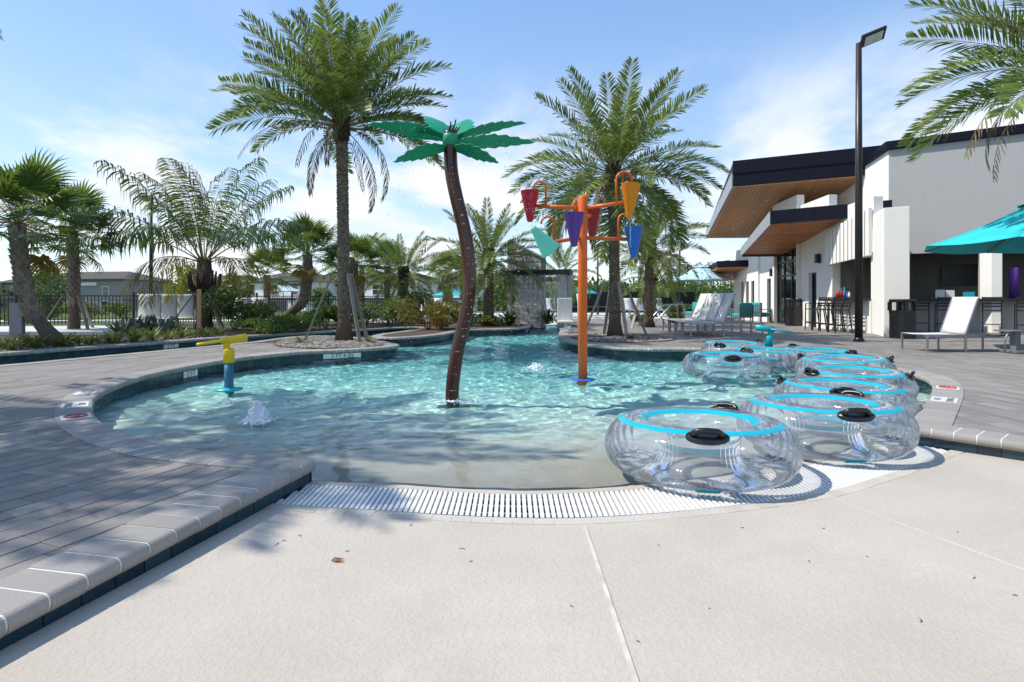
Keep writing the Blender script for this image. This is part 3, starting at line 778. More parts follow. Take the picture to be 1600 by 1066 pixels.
date_palm((-8.45,3.2,0), 5.6, .2, .85, 24, 'added unseen date palm shading the left paving beside the beach entry', 10, (0,0), 3, low=.0, detail=False)  # second palm added out of view to thicken the frond shadows
def queen_palm(base, h, label, seed):
    rs = random.Random(seed); p = thing('queen_palm', label, 'palm tree', base)
    path = [Vector((0,0,z)) for z in (-.05,.3,.8,1.3,h)]; rad = [.34,.27,.26,.33,.22]
    m = MB(); m.tube(path, rad, 14); m.build('trunk', M['trunk'], p, True)
    for k in range(12):       # upright cut leaf stalks round the head
        az = k*2.4; b = Vector((math.cos(az)*.2, math.sin(az)*.2, 1.2+.05*(k % 3))); e = b+Vector((math.cos(az)*.34, math.sin(az)*.34, .7+.1*(k % 2)))
        m = MB(); m.tube([b, (b+e)/2+Vector((math.cos(az)*.09,math.sin(az)*.09,-.05)), e], [.09,.065,.03], 6); m.build('leaf_stalk', M['boot_dark'] if k % 3 else M['sabal_boot'], p, True)
    top = Vector((0,0,h)); n = 19
    for k in range(n):
        f = (k+.5)/n; el = 1.46-1.0*f+rs.uniform(-.1,.1); az = k*2.39996+rs.uniform(-.3,.3); cls = 0 if el > .95 else (1 if el > .5 else 2)
        o = place('frond', FD['queen', cls, rs.randint(0,1)], p, top+Vector((math.cos(az),math.sin(az),0))*.15); s = rs.uniform(1.25,1.5); o.scale = (s,s,s); o.rotation_euler = (rs.uniform(-.4,.4), -el, az)
    for k, az in enumerate((-.5, -1.9, .3, 2.6, -2.4)):
        o = place('yellow_frond', FD['queen_y',0,0], p, top+Vector((math.cos(az),math.sin(az),-.2))*.2); o.rotation_euler = (0, -.35+.15*k % .3, az); o.scale = (1.1,1.1,1.1); o['label'] = 'yellowing drooping frond'
    return p
queen_palm((-10.9,20.4,0), 2.45, 'feathery queen palm with yellow hanging fronds beside the timber post', 21)

def fan_palm(base, path, rad, label, seed, n=26, s=1.0, boots=True, group=None, yl=2):
    rs = random.Random(seed); p = thing('fan_palm', label, 'palm tree', base, 0, group)
    path = [Vector(q) for q in path]; sp = []
    for i in range(len(path)-1):
        for k in range(4): sp.append(path[i].lerp(path[i+1], k/4))
    sp.append(path[-1]); rr = []
    for i in range(len(rad)-1):
        for k in range(4): rr.append(rad[i]+(rad[i+1]-rad[i])*k/4)
    rr.append(rad[-1])
    for _ in range(3): sp = [sp[0]]+[(sp[i-1]+sp[i]*2+sp[i+1])/4 for i in range(1, len(sp)-1)]+[sp[-1]]
    m = MB(); m.tube(sp, rr, 12); m.build('trunk', M['trunk'], p, True)
    if boots:
        L = sum((b-a).length for a, b in zip(sp, sp[1:]))
        trunk_boots(sp, [r_*1.02 for r_ in rr], max(8, int(L*.62/.10)), 6, .17, M['sabal_boot'], p, 'leaf_bases', .8, .055, .38)
    top = sp[-1]
    for k in range(n):
        f = (k+.5)/n; el = 1.35-1.75*f+rs.uniform(-.1,.1); az = k*2.39996
        o = place('fan_leaf', FD['fan', rs.randint(0,2)], p, top+Vector((0,0,.1))); q = s*rs.uniform(.85,1.1); o.scale = (q,q,q); o.rotation_euler = (rs.uniform(-.3,.3), -el, az)
    for k in range(yl):
        az = rs.uniform(0,6.28); o = place('dry_leaf', FD['fan_y',0], p, top); o.scale = (s*.8,)*3; o.rotation_euler = (0, .75, az)
    return p
fan_palm((-10.55,13.5,0), [(0,0,-.05), (-.45,.1,.35), (-.85,.1,.85), (-1.0,.05,1.7), (-1.05,0,2.75)], [.22,.16,.125,.13,.12], 'leaning fan palm with a criss-cross trunk by the river edge', 31, 30, 1.15)
fan_palm((-14.3,18.8,0), [(0,0,-.05), (0,0,.8), (0,0,1.8), (-.05,0,3.1)], [.2,.13,.125,.11], 'upright fan palm with a criss-cross trunk on the pale slab', 32, 28, 1.15)
fan_palm((-9.6,24.5,0), [(-.35,0,-.05), (.2,0,.5), (.75,0,1.0), (.9,0,1.9), (.9,0,2.9)], [.24,.2,.18,.175,.15], 'leaning fan palm in the hedge behind the staked tall palm', 33, 28, 1.1)
fan_palm((-7.2,26.0,0), [(0,0,-.05), (.05,0,1.0), (0,0,2.65)], [.24,.2,.2], 'dark bushy fan palm growing beside the tall palm trunk', 34, 26, 1.0, group=None)
fan_palm((-6.5,30,0), [(0,0,-.05), (0,0,1.4), (0,0,2.8)], [.2,.17,.17], 'slim fan palm before the dark garage of the townhouses', 35, 22, .95, boots=False)
fan_palm((-3.4,30,0), [(0,0,-.05), (.1,0,.8), (0,0,2.3)], [.2,.17,.17], 'slim fan palm beside the round teal parasol', 36, 22, .9)
fan_palm((-13.4,31.5,0), [(0,0,-.05), (0,0,.9), (0,0,2.4)], [.22,.18,.17], 'fan palm beside the pale patterned parasol', 37, 22, 1.05, boots=False)
date_palm((-8.6,33,0), 3.0, .17, .85, 30, 'date palm before the townhouses between the leaning fan palm and the tall palm', 12, (0,0), 2, low=-.4, detail=False)
date_palm((-2.6,33,0), 2.6, .17, .75, 28, 'small date palm seen beside the splash palm trunk', 13, (0,0), 2, low=-.4, detail=False)
stakes((-4.40,15.1,0), 3, 1.0, 1.75, 'grey timber stake propping the tall palm in the end gravel bed', 'stakes of the tall palm in the end bed', az0=-.9)
stakes((3.02,16.9,0), 4, 1.0, 1.6, 'grey timber stake propping the palm behind the orange post', 'stakes of the palm behind the orange post', az0=-1.4)
stakes((-14.3,18.8,0), 3, .95, 1.2, 'timber stake propping the upright fan palm', 'stakes of the upright fan palm', az0=-.5)
stakes((-10.9,20.4,0), 3, 1.2, 1.3, 'timber stake propping the queen palm', 'stakes of the queen palm', az0=-.6)
stakes((5.15,22.6,0), 3, .9, 1.1, 'timber stake propping the short date palm', 'stakes of the short date palm', az0=-.2)
m = MB(); m.box((0,0,.68), (.12,.05,1.42)); o = m.build('timber_post', M['timber'], None, loc=at(311,524)); tag(o, 'fresh yellow timber post standing before the queen palm', 'post')
m = MB(); m.box((0,0,.50), (.30,.10,1.0)); o = m.build('grey_post', M['rail_grey'], None, loc=at(27,540)); tag(o, 'blue grey flat post beside the leaning fan palm', 'post')

# ------------------------------------------------------------------ shrubs and ground plants
def leafcloud(n, blobs, l, w, seed, mats, core=True, up=.3):
    rs = np.random.RandomState(seed); nb = len(blobs); wt = np.array([b[3]*b[4]*b[5] for b in blobs]); wt /= wt.sum()
    ch = rs.choice(nb, n, p=wt); d = rs.normal(size=(n,3)); d /= np.linalg.norm(d, axis=1)[:,None]; rr = (.45+.55*rs.rand(n)**.5)*(1+.12*rs.normal(size=n))
    B = np.array(blobs, float); P = B[ch,:3]+d*rr[:,None]*B[ch,3:6]
    P[:,2] = np.maximum(P[:,2], .03)
    a = d*.8+rs.normal(size=(n,3))*.6; a[:,2] += up; a /= np.linalg.norm(a, axis=1)[:,None]
    b = np.cross(a, rs.normal(size=(n,3))); b /= np.linalg.norm(b, axis=1)[:,None]
    L = l*(.6+.8*rs.rand(n))[:,None]; Wd = w*(.7+.6*rs.rand(n))[:,None]
    c = np.cross(a,b)
    V = np.stack([P-a*L*.5, P+b*Wd+c*Wd*.25, P+a*L*.5, P-b*Wd+c*Wd*.25], 1).reshape(-1,3); Fc = np.arange(4*n).reshape(n,4)
    me = bpy.data.meshes.new('leaves'); me.vertices.add(4*n); me.vertices.foreach_set('co', V.ravel().astype(np.float32)); me.loops.add(4*n)
    me.loops.foreach_set('vertex_index', Fc.ravel().astype(np.int32)); me.polygons.add(n); me.polygons.foreach_set('loop_start', np.arange(0,4*n,4,dtype=np.int32)); me.update(calc_edges=True)
    me.materials.append(mats); return me
M['shrub'] = m_foliage('shrub_leaf', [(0, (.035,.075,.018)), (.4, (.08,.145,.03)), (.75, (.15,.22,.045)), (1, (.25,.30,.08))])
M['shrub_y'] = m_foliage('yellow_shrub_leaf', YGREEN); M['shrub_d'] = m_foliage('dark_shrub_leaf', DGREEN)
M['croton'] = m_foliage('red_shrub_leaf', [(0, (.06,.07,.015)), (.3, (.11,.12,.025)), (.6, (.20,.14,.03)), (.8, (.30,.09,.025)), (1, (.22,.20,.05))])
M['twig'] = plain('twig', (.11,.08,.055), .9)
def shrub(base, r, h, label, mat, seed, n=1400, l=.09, w=.028, group=None, name='shrub', nb=7):
    rs = random.Random(seed); p = thing(name, label, 'shrub', base, 0, group); blobs = []
    for k in range(nb):
        a = rs.uniform(0,6.28); d = rs.uniform(.15,.75)*r; s = rs.uniform(.3,.5); hh = h*rs.uniform(.3,.72); blobs.append((math.cos(a)*d, math.sin(a)*d, hh, r*s, r*s, h*rs.uniform(.2,.34)))
    place('foliage', leafcloud(n, blobs, l, w, seed, M[mat]), p)
    m = MB()
    for b in blobs: m.tube([(0,0,-.03), (b[0]*.4,b[1]*.4,b[2]*.5), b[:3]], [.018,.012,.006], 4)
    m.build('stems', M['twig'], p); return p
SH = [((668,514),1.2,1.15,'croton','red and green shrub on the rounded peninsula',2200,.15,.035), ((690,516),.6,.6,'croton','small red tinged shrub beside the rounded peninsula coping',700,.12,.03),
      ((655,505),.9,1.7,'shrub_y','tall yellow green shrub behind the red shrub',1500,.12,.03), ((605,509),1.1,1.35,'shrub','round bright green shrub behind the river channel',2000,.11,.035),
      ((570,512),.8,1.0,'shrub_d','dark green shrub left of the round bright shrub',1200,.10,.03), ((628,509),.6,.8,'shrub_y','small yellow green shrub right of the round bright shrub',800,.1,.03),
      ((365,516),1.35,1.5,'shrub_d','big dark green bush beside the queen palm trunk',3000,.10,.035), ((510,514),.9,1.0,'shrub','leafy green hedge shrub right of the leaning fan palm',1500,.11,.035),
      ((465,518),.9,.6,'shrub','low green hedge shrub below the leaning fan palm',1200,.1,.03), ((432,520),.9,.55,'shrub_d','low hedge shrub left of the leaning fan palm base',1200,.1,.03),
      ((405,522),.8,.5,'shrub','low hedge shrub by the big dark bush',1000,.1,.03), ((540,512),.7,.75,'shrub','green shrub behind the tall palm base',900,.1,.03),
      ((735,509),.9,.7,'shrub_y','low yellow green shrub on the far pool bank',900,.11,.03), ((758,510),.8,.55,'shrub_y','low yellow shrub right of the broad palm base',800,.11,.03),
      ((720,506),.8,1.0,'shrub','green shrub behind the splash palm trunk line',900,.11,.03)]
for i, (pp, r, h, mat, lab, n, l, w) in enumerate(SH): shrub(at(*pp), r, h, lab, mat, 100+i, n, l, w)
for i, (x, y, r, h) in enumerate(((60,498,.9,.9), (72,500,.7,.8), (112,497,.9,1.0), (142,498,.8,.9), (190,497,.9,1.0), (25,505,.8,.7))):
    shrub(at(x,y), r, h, 'yellow green shrub along the black picket fence', 'shrub_y', 140+i, 700, .13, .04, 'shrubs along the picket fence')
# strap-leaved clumps
def strap_mesh(seed, n, l, w, mat, stiff=.5, name='leaves'):
    rs = random.Random(seed); m = MB()
    for k in range(n):
        az = rs.uniform(0,6.28); el = rs.uniform(.45,1.35); L = l*rs.uniform(.7,1.15); d = Vector((math.cos(az)*math.cos(el), math.sin(az)*math.cos(el), math.sin(el))); o = Vector((math.cos(az),math.sin(az),0)); s = Vector((-o.y,o.x,0))*w
        b = o*rs.uniform(0,.06); q = [b, b+d*L*.4, b+d*L*.75+o*L*.08*(1-stiff)-Vector((0,0,L*.10*(1-stiff))), b+d*L*.95+o*L*.22*(1-stiff)-Vector((0,0,L*.35*(1-stiff)))]
        m.add([q[0]-s*.6, q[0]+s*.6, q[1]-s, q[1]+s, q[2]-s*.8, q[2]+s*.8, q[3]], [(0,1,3,2), (2,3,5,4), (4,5,6)])
    return m.mesh(name, mat)
M['liriope'] = m_foliage('grassy_leaf', YGREEN); M['agave'] = m_foliage('agave_leaf', [(0, (.05,.08,.06)), (.5, (.10,.15,.12)), (1, (.20,.26,.20))], .08)
LM = [strap_mesh(k, 60, .50, .014, M['liriope'], .1) for k in range(4)]; AM = [strap_mesh(k+50, 26, .62, .045, M['agave'], .8) for k in range(2)]
rs = random.Random(5); pts = resample([p for p in pathF if p.x < -8.0 and p.y > 6], .52)
for i, q in enumerate(pts):
    t = (pts[min(i+1,len(pts)-1)]-pts[max(i-1,0)]).normalized(); o = outward(t)
    for row in (0, 1):
        c = q+o*(.65+.55*row+rs.uniform(-.1,.1)); 
        if c.y < 8.5: continue
        e = place('grassy_clump', LM[rs.randint(0,3)], None, (c.x,c.y,-.01), rs.uniform(0,6)); s = rs.uniform(.65,1.05); e.scale = (s,s,s); tag(e, 'yellow green grassy clump along the river coping', 'plant', 'grassy clumps along the river')
for x, y in ((205,520),(226,521),(246,519),(264,522),(190,524)):
    e = place('agave', AM[x % 2], None, at(x,y), x); tag(e, 'grey green agave rosette in front of the white loungers', 'plant', 'agaves by the loungers'); e.scale = (1.15,)*3
for x, y, l in ((796,509,'dark spiky cycad at the foot of the stone wall'), (855,507,'dark spiky cycad right of the stone wall')):
    e = place('cycad', strap_mesh(x, 70, .95, .035, M['shrub_d'], .3), None, at(x,y)); tag(e, l, 'plant')
for x, y in ((575,534),(985,530),(468,536)):
    e = place('small_tuft', LM[x % 4], None, at(x,y), x); e.scale = (.6,.6,.5); tag(e, 'small green tuft growing in a gravel bed', 'plant', 'tufts in the gravel beds')
# river stones of the two palm beds and the bed edge
def pebbles(poly, n, zoff, parent, seed, r0=.018, r1=.05):
    rs = np.random.RandomState(seed); P = np.array([(p[0],p[1]) for p in poly]); lo, hi = P.min(0), P.max(0); m = MB(); k = 0
    ico = [Vector(v) for v in ((0,0,1),(.9,0,.25),(.28,.85,.25),(-.72,.53,.25),(-.72,-.53,.25),(.28,-.85,.25))]; fc = [(0,1,2),(0,2,3),(0,3,4),(0,4,5),(0,5,1)]
    while k < n:
        c = lo+(hi-lo)*rs.rand(2)
        if not inpoly(np.array([c[0]]), np.array([c[1]]), poly)[0]: continue
        s = r0+(r1-r0)*rs.rand()**2; q = rs.rand()*6.28; R = Matrix.Rotation(q, 3, 'Z'); sx, sy, sz = s*(.8+.7*rs.rand()), s, s*(.5+.5*rs.rand())
        m.add([R@Vector((v.x*sx, v.y*sy, v.z*sz))+Vector((c[0],c[1],zoff)) for v in ico], fc); k += 1
    return stuff(tag(m.build('pebbles', M['pebble'], parent, True), 'grey and brown river pebbles', None))
def m_pebble():
    t = NT('pebble'); r = t.rand(); t.col(t.ramp(r, [(0,(.06,.05,.042)),(.35,(.14,.12,.10)),(.7,(.22,.19,.165)),(1,(.36,.33,.29))])).set(rough=.8); return t.m
M['pebble'] = m_pebble()
beds = [o for o in bpy.data.objects if o.name.startswith('gravel_bed')]
pebbles(PLANT_A, 5200, .003, beds[0], 1); pebbles(PLANT_B, 4200, .003, beds[1], 2)
strip = [q+outward((pts[min(i+1,len(pts)-1)]-pts[max(i-1,0)]).normalized())*.3 for i, q in enumerate(pts)]; strip2 = [q+outward((pts[min(i+1,len(pts)-1)]-pts[max(i-1,0)]).normalized())*1.3 for i, q in enumerate(pts)]
pebbles([tuple(p) for p in strip]+[tuple(p) for p in strip2[::-1]], 2400, .0, [o for o in bpy.data.objects if o.name == 'planting_bed'][0], 3)
# ------------------------------------------------------------------ water play features
M['emerald'] = m_paint('emerald_paint', (.008,.31,.155), .35); M['brown_gloss'] = m_paint('brown_gloss_paint', (.055,.013,.006), .16)
M['orange'] = m_paint('orange_paint', (.78,.135,.008), .32); M['amber'] = m_paint('amber_paint', (.80,.25,.005), .35); M['red'] = m_paint('red_paint', (.50,.010,.028), .35); M['dark_red'] = m_paint('dark_red_paint', (.34,.010,.010), .35)
M['purple'] = m_paint('purple_paint', (.13,.035,.28), .35); M['blue'] = m_paint('blue_paint', (.008,.14,.56), .35); M['seafoam'] = m_paint('seafoam_paint', (.08,.42,.33), .35)
M['yellow'] = m_paint('yellow_paint', (.80,.53,.005), .35); M['post_blue'] = m_paint('post_blue_paint', (.008,.14,.22), .35); M['turquoise'] = m_paint('turquoise_paint', (.006,.36,.40), .35)

sp = thing('splash_palm', 'brown S-curved splash palm with emerald serrated metal leaves spraying the pool', 'water feature', (-.75,7.3,-.55))
k_ = 7.3/900
trk = [(708,640),(707,617),(709,590),(716,545),(727,498),(734,455),(733,410),(726,360),(714,310),(706,270),(704,235),(704,205)]
pth = [Vector(((x-708)*k_-.0, 0, CAMZ-(y-HOR)*k_+.55)) for x, y in trk]; pth = [Vector((0,0,0))]+pth
spp = []
for i in range(len(pth)-1):
    for k in range(4):
        p0, p1, p2, p3 = pth[max(i-1,0)], pth[i], pth[i+1], pth[min(i+2,len(pth)-1)]; t = k/4
        spp.append(.5*((2*p1)+(p2-p0)*t+(2*p0-5*p1+4*p2-p3)*t*t+(3*p1-p0-3*p2+p3)*t**3))
spp.append(pth[-1])
m = MB(); m.tube(spp, .086, 20); m.build('trunk', M['brown_gloss'], sp, True)
def serrated_leaf(L, W, nt, droop, fold=.25):
    m = MB(); N = nt*2; th = .008; rows = []
    for i in range(N+1):
        t = i/N; w = W*(.30+.70*math.sin(min(t/.45,1)*PI/2))*(1-max(0,(t-.45)/.55)**1.5*.9)
        if i % 2 and 0 < i < N: w *= 1.0
        else: w *= .80
        a = -droop*t**1.3; rows.append((t*L, w, a))
    x = z = 0; vs = []; px = 0
    for i, (s, w, a) in enumerate(rows):
        ds = s-px; px = s; x += ds*math.cos(a); z += ds*math.sin(a); fw = .035*L*(1 if i % 2 == 0 else .0)
        vs += [(x-fw*.9, -w, z-fold*w), (x, 0, z), (x-fw*.9, w, z-fold*w)]
    n = len(vs); vs2 = [(a, b, c-th) for a, b, c in vs]; fs = []
    for i in range(N):
        k = 3*i; fs += [(k,k+3,k+4,k+1), (k+1,k+4,k+5,k+2)]; fs += [(n+k+1,n+k+4,n+k+3,n+k), (n+k+2,n+k+5,n+k+4,n+k+1)]; fs += [(k,n+k,n+k+3,k+3), (k+5,n+k+5,n+k+2,k+2)]
    fs += [(0,1,n+1,n),(1,2,n+2,n+1),(3*N,n+3*N,n+3*N+1,3*N+1),(3*N+1,n+3*N+1,n+3*N+2,3*N+2)]
    m.add(vs+vs2, fs); return m.mesh('leaf', M['emerald'])
top = pth[-1]-Vector((0,0,.15)); LF = [serrated_leaf(1.02,.125,7,.34,.12), serrated_leaf(.90,.125,6,.45,.12), serrated_leaf(.66,.22,5,.7,.15)]
for az, el, k, dz in ((172,.30,0,.08), (4,.14,0,.0), (24,.44,0,.08), (-36,-.22,1,-.07), (-140,-.22,1,-.07), (128,1.0,2,.08), (70,1.05,2,.04), (88,.35,1,.03), (150,.5,2,.05)):
    o = place('leaf', LF[k], sp, top+Vector((math.cos(math.radians(az))*.06, math.sin(math.radians(az))*.06, dz))); o.rotation_euler = ({172:.7,4:-.6,24:-.4,-36:-.75,-140:.75}.get(az,0), -el, math.radians(az))
m = MB(); m.lathe([(0,-.10),(.098,-.10),(.098,.03),(.07,.07),(.03,.09),(0,.09)], 20, top+Vector((0,0,.06))); m.build('head_cap', M['emerald'], sp, True)
m = MB()
for k in range(5):
    a = k*1.26; m.tube([top+Vector((math.cos(a)*.03,math.sin(a)*.03,.08)), top+Vector((math.cos(a)*.06+.06,math.sin(a)*.06,.20+.02*k))], [.02,.008], 6)
m.build('spray_nozzles', M['black_plastic'], sp, True)
m = MB(); m.lathe([(.09,.0),(.22,.0),(.20,.05),(.09,.06)], 24, (0,0,.0)); m.build('base_flange', M['emerald'], sp, True)

bp = thing('bucket_post', 'orange bucket post with six tipping cone buckets and curved spouts', 'water feature', (1.13,9.2,-.78)); off = Vector((1.13,9.2,-.78))
zt = CAMZ-(307-HOR)*9.2/900
m = MB(); m.tube([(0,0,0),(0,0,zt+.78-.02),(0,0,zt+.78)], [.074,.074,.062], 20); m.build('post', M['orange'], bp, True)
m = MB(); m.lathe([(.074,.555),(.20,.555),(.21,.58),(.20,.60),(.074,.605)], 24); m.build('base_collar', M['blue'], bp, True)
def bucket(c, colour, name_lab, tilt=0, az=0, h=.50, r=.152):
    R = Matrix.Rotation(az, 3, 'Z')@Matrix.Rotation(tilt, 3, 'Y')
    m = MB(); m.lathe([(0,-h),(.035,-h*.995),(.048,-h*.96),(r,0),(r*1.02,.004),(r*.98,.006),(.04,-h*.93),(0,-h*.95)], 28, (0,0,0), R)
    o = m.build('bucket', M[colour], bp, True, loc=Vector(c)-off); o['label'] = name_lab; return o
def arm(a, b, r=.030):
    m = MB(); m.tube([Vector(a)-off, Vector(b)-off], r, 12); m.build('arm', M['orange'], bp, True)
def spout(base, h, reach, az, r=.017):
    d = Vector((math.cos(az), math.sin(az), 0)); b = Vector(base)-off; P = [b, b+Vector((0,0,h-.1))]; rr = reach/2
    for k in range(1, 9):
        a = PI*k/8*1.05; P.append(b+Vector((0,0,h-.1))+d*(rr-rr*math.cos(a))+Vector((0,0,rr*math.sin(a))))
    m = MB(); m.tube(P, r, 10); m.build('spout', M['orange'], bp, True)
def W(px, py, d): return atd(px, py, d)
pz = lambda y, d=9.2: CAMZ-(y-HOR)*d/900
arm((1.13,9.2,pz(325)), W(838,322,9.35)); bucket(W(828,299,9.35), 'red', 'red cone bucket')
arm((1.13,9.2,pz(326)), W(978,316,8.9)); bucket(W(986,288,8.9), 'amber', 'amber cone bucket', .06, 0, .53)
arm((1.13,9.2,pz(345)), W(897,338,8.55)); bucket(W(897,333,8.5), 'purple', 'purple cone bucket')
arm((1.13,9.2,pz(340)), W(925,337,9.9)); bucket(W(925,327,9.95), 'dark_red', 'dark red cone bucket')
arm((1.13,9.2,pz(371)), W(856,380,8.8)); b_ = bucket(W(861,392,8.8), 'seafoam', 'seafoam bucket tipped over', 2.42, .35, .46, .165)
arm((1.13,9.2,pz(372)), W(980,374,9.4)); bucket(W(990,355,9.4), 'blue', 'blue cone bucket')
spout(W(853,322,9.35), .40, .20, PI); spout(W(963,318,8.95), .47, .24, 0); spout(W(900,330,8.8), .18, .16, -1.8); spout(W(865,377,8.85), .38, .19, PI); spout(W(966,373,9.35), .40, .20, 0)
m = MB(); m.tube([(.06,.02,zt+.70),(.06,.02,zt+.86)], .017, 8); m.build('spout_stub', M['orange'], bp, True)

def cannon(base, z0, up, low, label, az, hgt=.69):
    p = thing('spray_cannon', label, 'water feature', base, az); b = -z0   # floor to water
    m = MB(); m.lathe([(0,0),(.062,0),(.062,b+.40),(0,b+.40)], 20); m.build('lower_post', M[low], p, True)
    m = MB(); m.lathe([(.062,b-.015),(.19,b-.02),(.18,b+.015),(.062,b+.03)], 20); m.build('base_flange', M['turquoise'], p, True)
    m = MB(); m.lathe([(0,b+.38),(.074,b+.38),(.076,b+.55),(.055,b+.585),(0,b+.59)], 20); m.build('swivel_housing', M[up], p, True)
    m = MB(); m.tube([(-.03,0,b+.55),(-.03,0,b+.64),(-.02,0,b+.70)], [.045,.045,.04], 12); m.build('yoke', M[up], p, True)
    m = MB(); m.tube([(-.10,0,b+.69),(.05,0,b+.71),(.24,0,b+.735)], [.05,.055,.062], 14); m.build('barrel', M[up], p, True)
    P = [(-.22+.20*math.cos(a)*1.0, .15*math.sin(a), b+.675+.03*math.cos(a)) for a in [2*PI*k/20 for k in range(20)]]
    m = MB(); m.tube(P, .022, 8, close=True); m.build('ring_handle', M[up], p, True)
    return p
fz = floor_z(-4.03,8.2)
cannon((-4.03,8.2,fz), fz-WZ, 'yellow', 'post_blue', 'yellow water cannon with a ring handle on a blue post', .05)
fz = floor_z(4.95,11.1); cannon((4.95,11.1,fz), fz-WZ, 'turquoise', 'turquoise', 'turquoise water cannon standing among the floating tubes', PI-.1)

# moving water: bubbler, drips
def m_foam():
    t = NT('foam_water'); t.col((.82,.86,.87)).set(rough=.08, spec=.6); t.bsdf.inputs['Transmission Weight'].default_value = .2; t.bsdf.inputs['IOR'].default_value = 1.2; return t.m
M['foam'] = m_foam()
def m_drop():
    t = NT('water_drop'); t.n.remove(t.bsdf); g = t.node('ShaderNodeBsdfGlass'); g.inputs['IOR'].default_value = 1.33; d = t.node('ShaderNodeBsdfDiffuse'); d.inputs[0].default_value = (.85,.88,.9,1)
    ms = t.node('ShaderNodeMixShader'); ms.inputs[0].default_value = .45; t.link(g.outputs[0], ms.inputs[1]); t.link(d.outputs[0], ms.inputs[2]); t.link(ms.outputs[0], t.out.inputs[0]); return t.m
M['drop'] = m_drop()
OCT = ([(1,0,0),(0,1,0),(-1,0,0),(0,-1,0),(0,0,1),(0,0,-1)], [(0,1,4),(1,2,4),(2,3,4),(3,0,4),(1,0,5),(2,1,5),(3,2,5),(0,3,5)])
def drops(name, pts, lab, loc):
    m = MB()
    for p, r in pts: m.add([(p[0]+v[0]*r, p[1]+v[1]*r, p[2]+v[2]*r*1.35) for v in OCT[0]], OCT[1])
    o = m.build(name, M['drop'], None, True, loc=loc); stuff(o); tag(o, lab, 'water'); return o
ICO = None
def bubbler(c, h, r, seed, lab, n=620):
    """a jet of rising water: a heap of foam bubbles thinning out into spray"""
    rs = random.Random(seed); p = thing('water_bubbler', lab, 'water jet', c); m = MB(); m2 = MB()
    bm = bmesh.new(); bmesh.ops.create_icosphere(bm, subdivisions=1, radius=1); bm.verts.index_update(); V = [v.co.copy() for v in bm.verts]; Fa = [tuple(v.index for v in f.verts) for f in bm.faces]; bm.free()
    for k in range(n):
        a = rs.uniform(0,6.28); d = abs(rs.gauss(0,.55)); z = h*math.exp(-(d/.62)**2)*rs.uniform(.1,1.12)*(.75+.25*math.sin(a*3+seed)); s = rs.uniform(.006,.026)*(1.15-.6*min(1,d)); q = Vector((math.cos(a)*d*r, math.sin(a)*d*r, z)); m.add([q+Vector((v.x*s*rs.uniform(.8,1.3), v.y*s, v.z*s*rs.uniform(.8,1.5))) for v in V], Fa)
    fo = stuff(m.build('foam', M['foam'], p, True)); rm = fo.modifiers.new('remesh','REMESH'); rm.mode = 'VOXEL'; rm.voxel_size = .008; rm.use_smooth_shade = True; sm = fo.modifiers.new('smooth','SMOOTH'); sm.iterations = 2; sm.factor = .5
    for k in range(150):
        a = rs.uniform(0,6.28); d = r*rs.uniform(.1,1.9); z = h*1.5*rs.random()**1.6*max(.1,1-d/(2.2*r)); s = rs.uniform(.0025,.006); m2.add([(math.cos(a)*d+v[0]*s, math.sin(a)*d+v[1]*s, z+v[2]*s*1.3) for v in OCT[0]], OCT[1])
    stuff(m2.build('droplets', M['drop'], p, True)); return p
bubbler((-2.68,6.05,WZ-.01), .21, .19, 1, 'white water jet bubbling up in the shallow water by the coping', 1100); bubbler((-3.55,7.15,WZ-.01), .05, .12, 2, 'small low water jet before the yellow cannon', 180)
bubbler((.42,10.6,WZ-.01), .10, .30, 3, 'splash of white water beyond the splash palm', 420); bubbler((-.72,7.28,WZ-.005), .03, .22, 4, 'ring of splashing drops round the splash palm foot', 200)
rs = random.Random(4); D = []
for az in (172,6,22,-36,-140,90):       # drips falling off the leaf tips and edges
    for k in range(60):
        r = rs.uniform(.35,.98); a = math.radians(az+rs.uniform(-9,9)); z = 3.2-rs.random()**1.8*3.3; D.append(((math.cos(a)*r*(1+.10*(3.3-z)), math.sin(a)*r*(1+.10*(3.3-z)), z-WZ), rs.uniform(.0025,.007)))
for k in range(70):
    i = rs.randint(10, len(spp)-6); q = spp[i]; D.append(((q.x+rs.uniform(-.02,.06), -.093+rs.uniform(-.01,.006), q.z-.39), rs.uniform(.003,.007)))
drops('falling_drops', D, 'glittering water drops falling from the splash palm', (-.75,7.3,WZ))
D = []
for (px, py, d) in ((985,344,8.9),):
    for k in range(40): D.append(((rs.uniform(-.008,.008), rs.uniform(-.01,.01), -k*.011), rs.uniform(.004,.007)))
drops('bucket_trickle', D, 'thin trickle running from the amber bucket into the blue one', W(985,343,8.9))
D = [((rs.uniform(-.10,.10), rs.uniform(-.1,.1), rs.uniform(-.5,.15)), rs.uniform(.003,.007)) for k in range(70)]
drops('bucket_drops', D, 'water drops splashing round the red bucket', W(828,305,9.2))
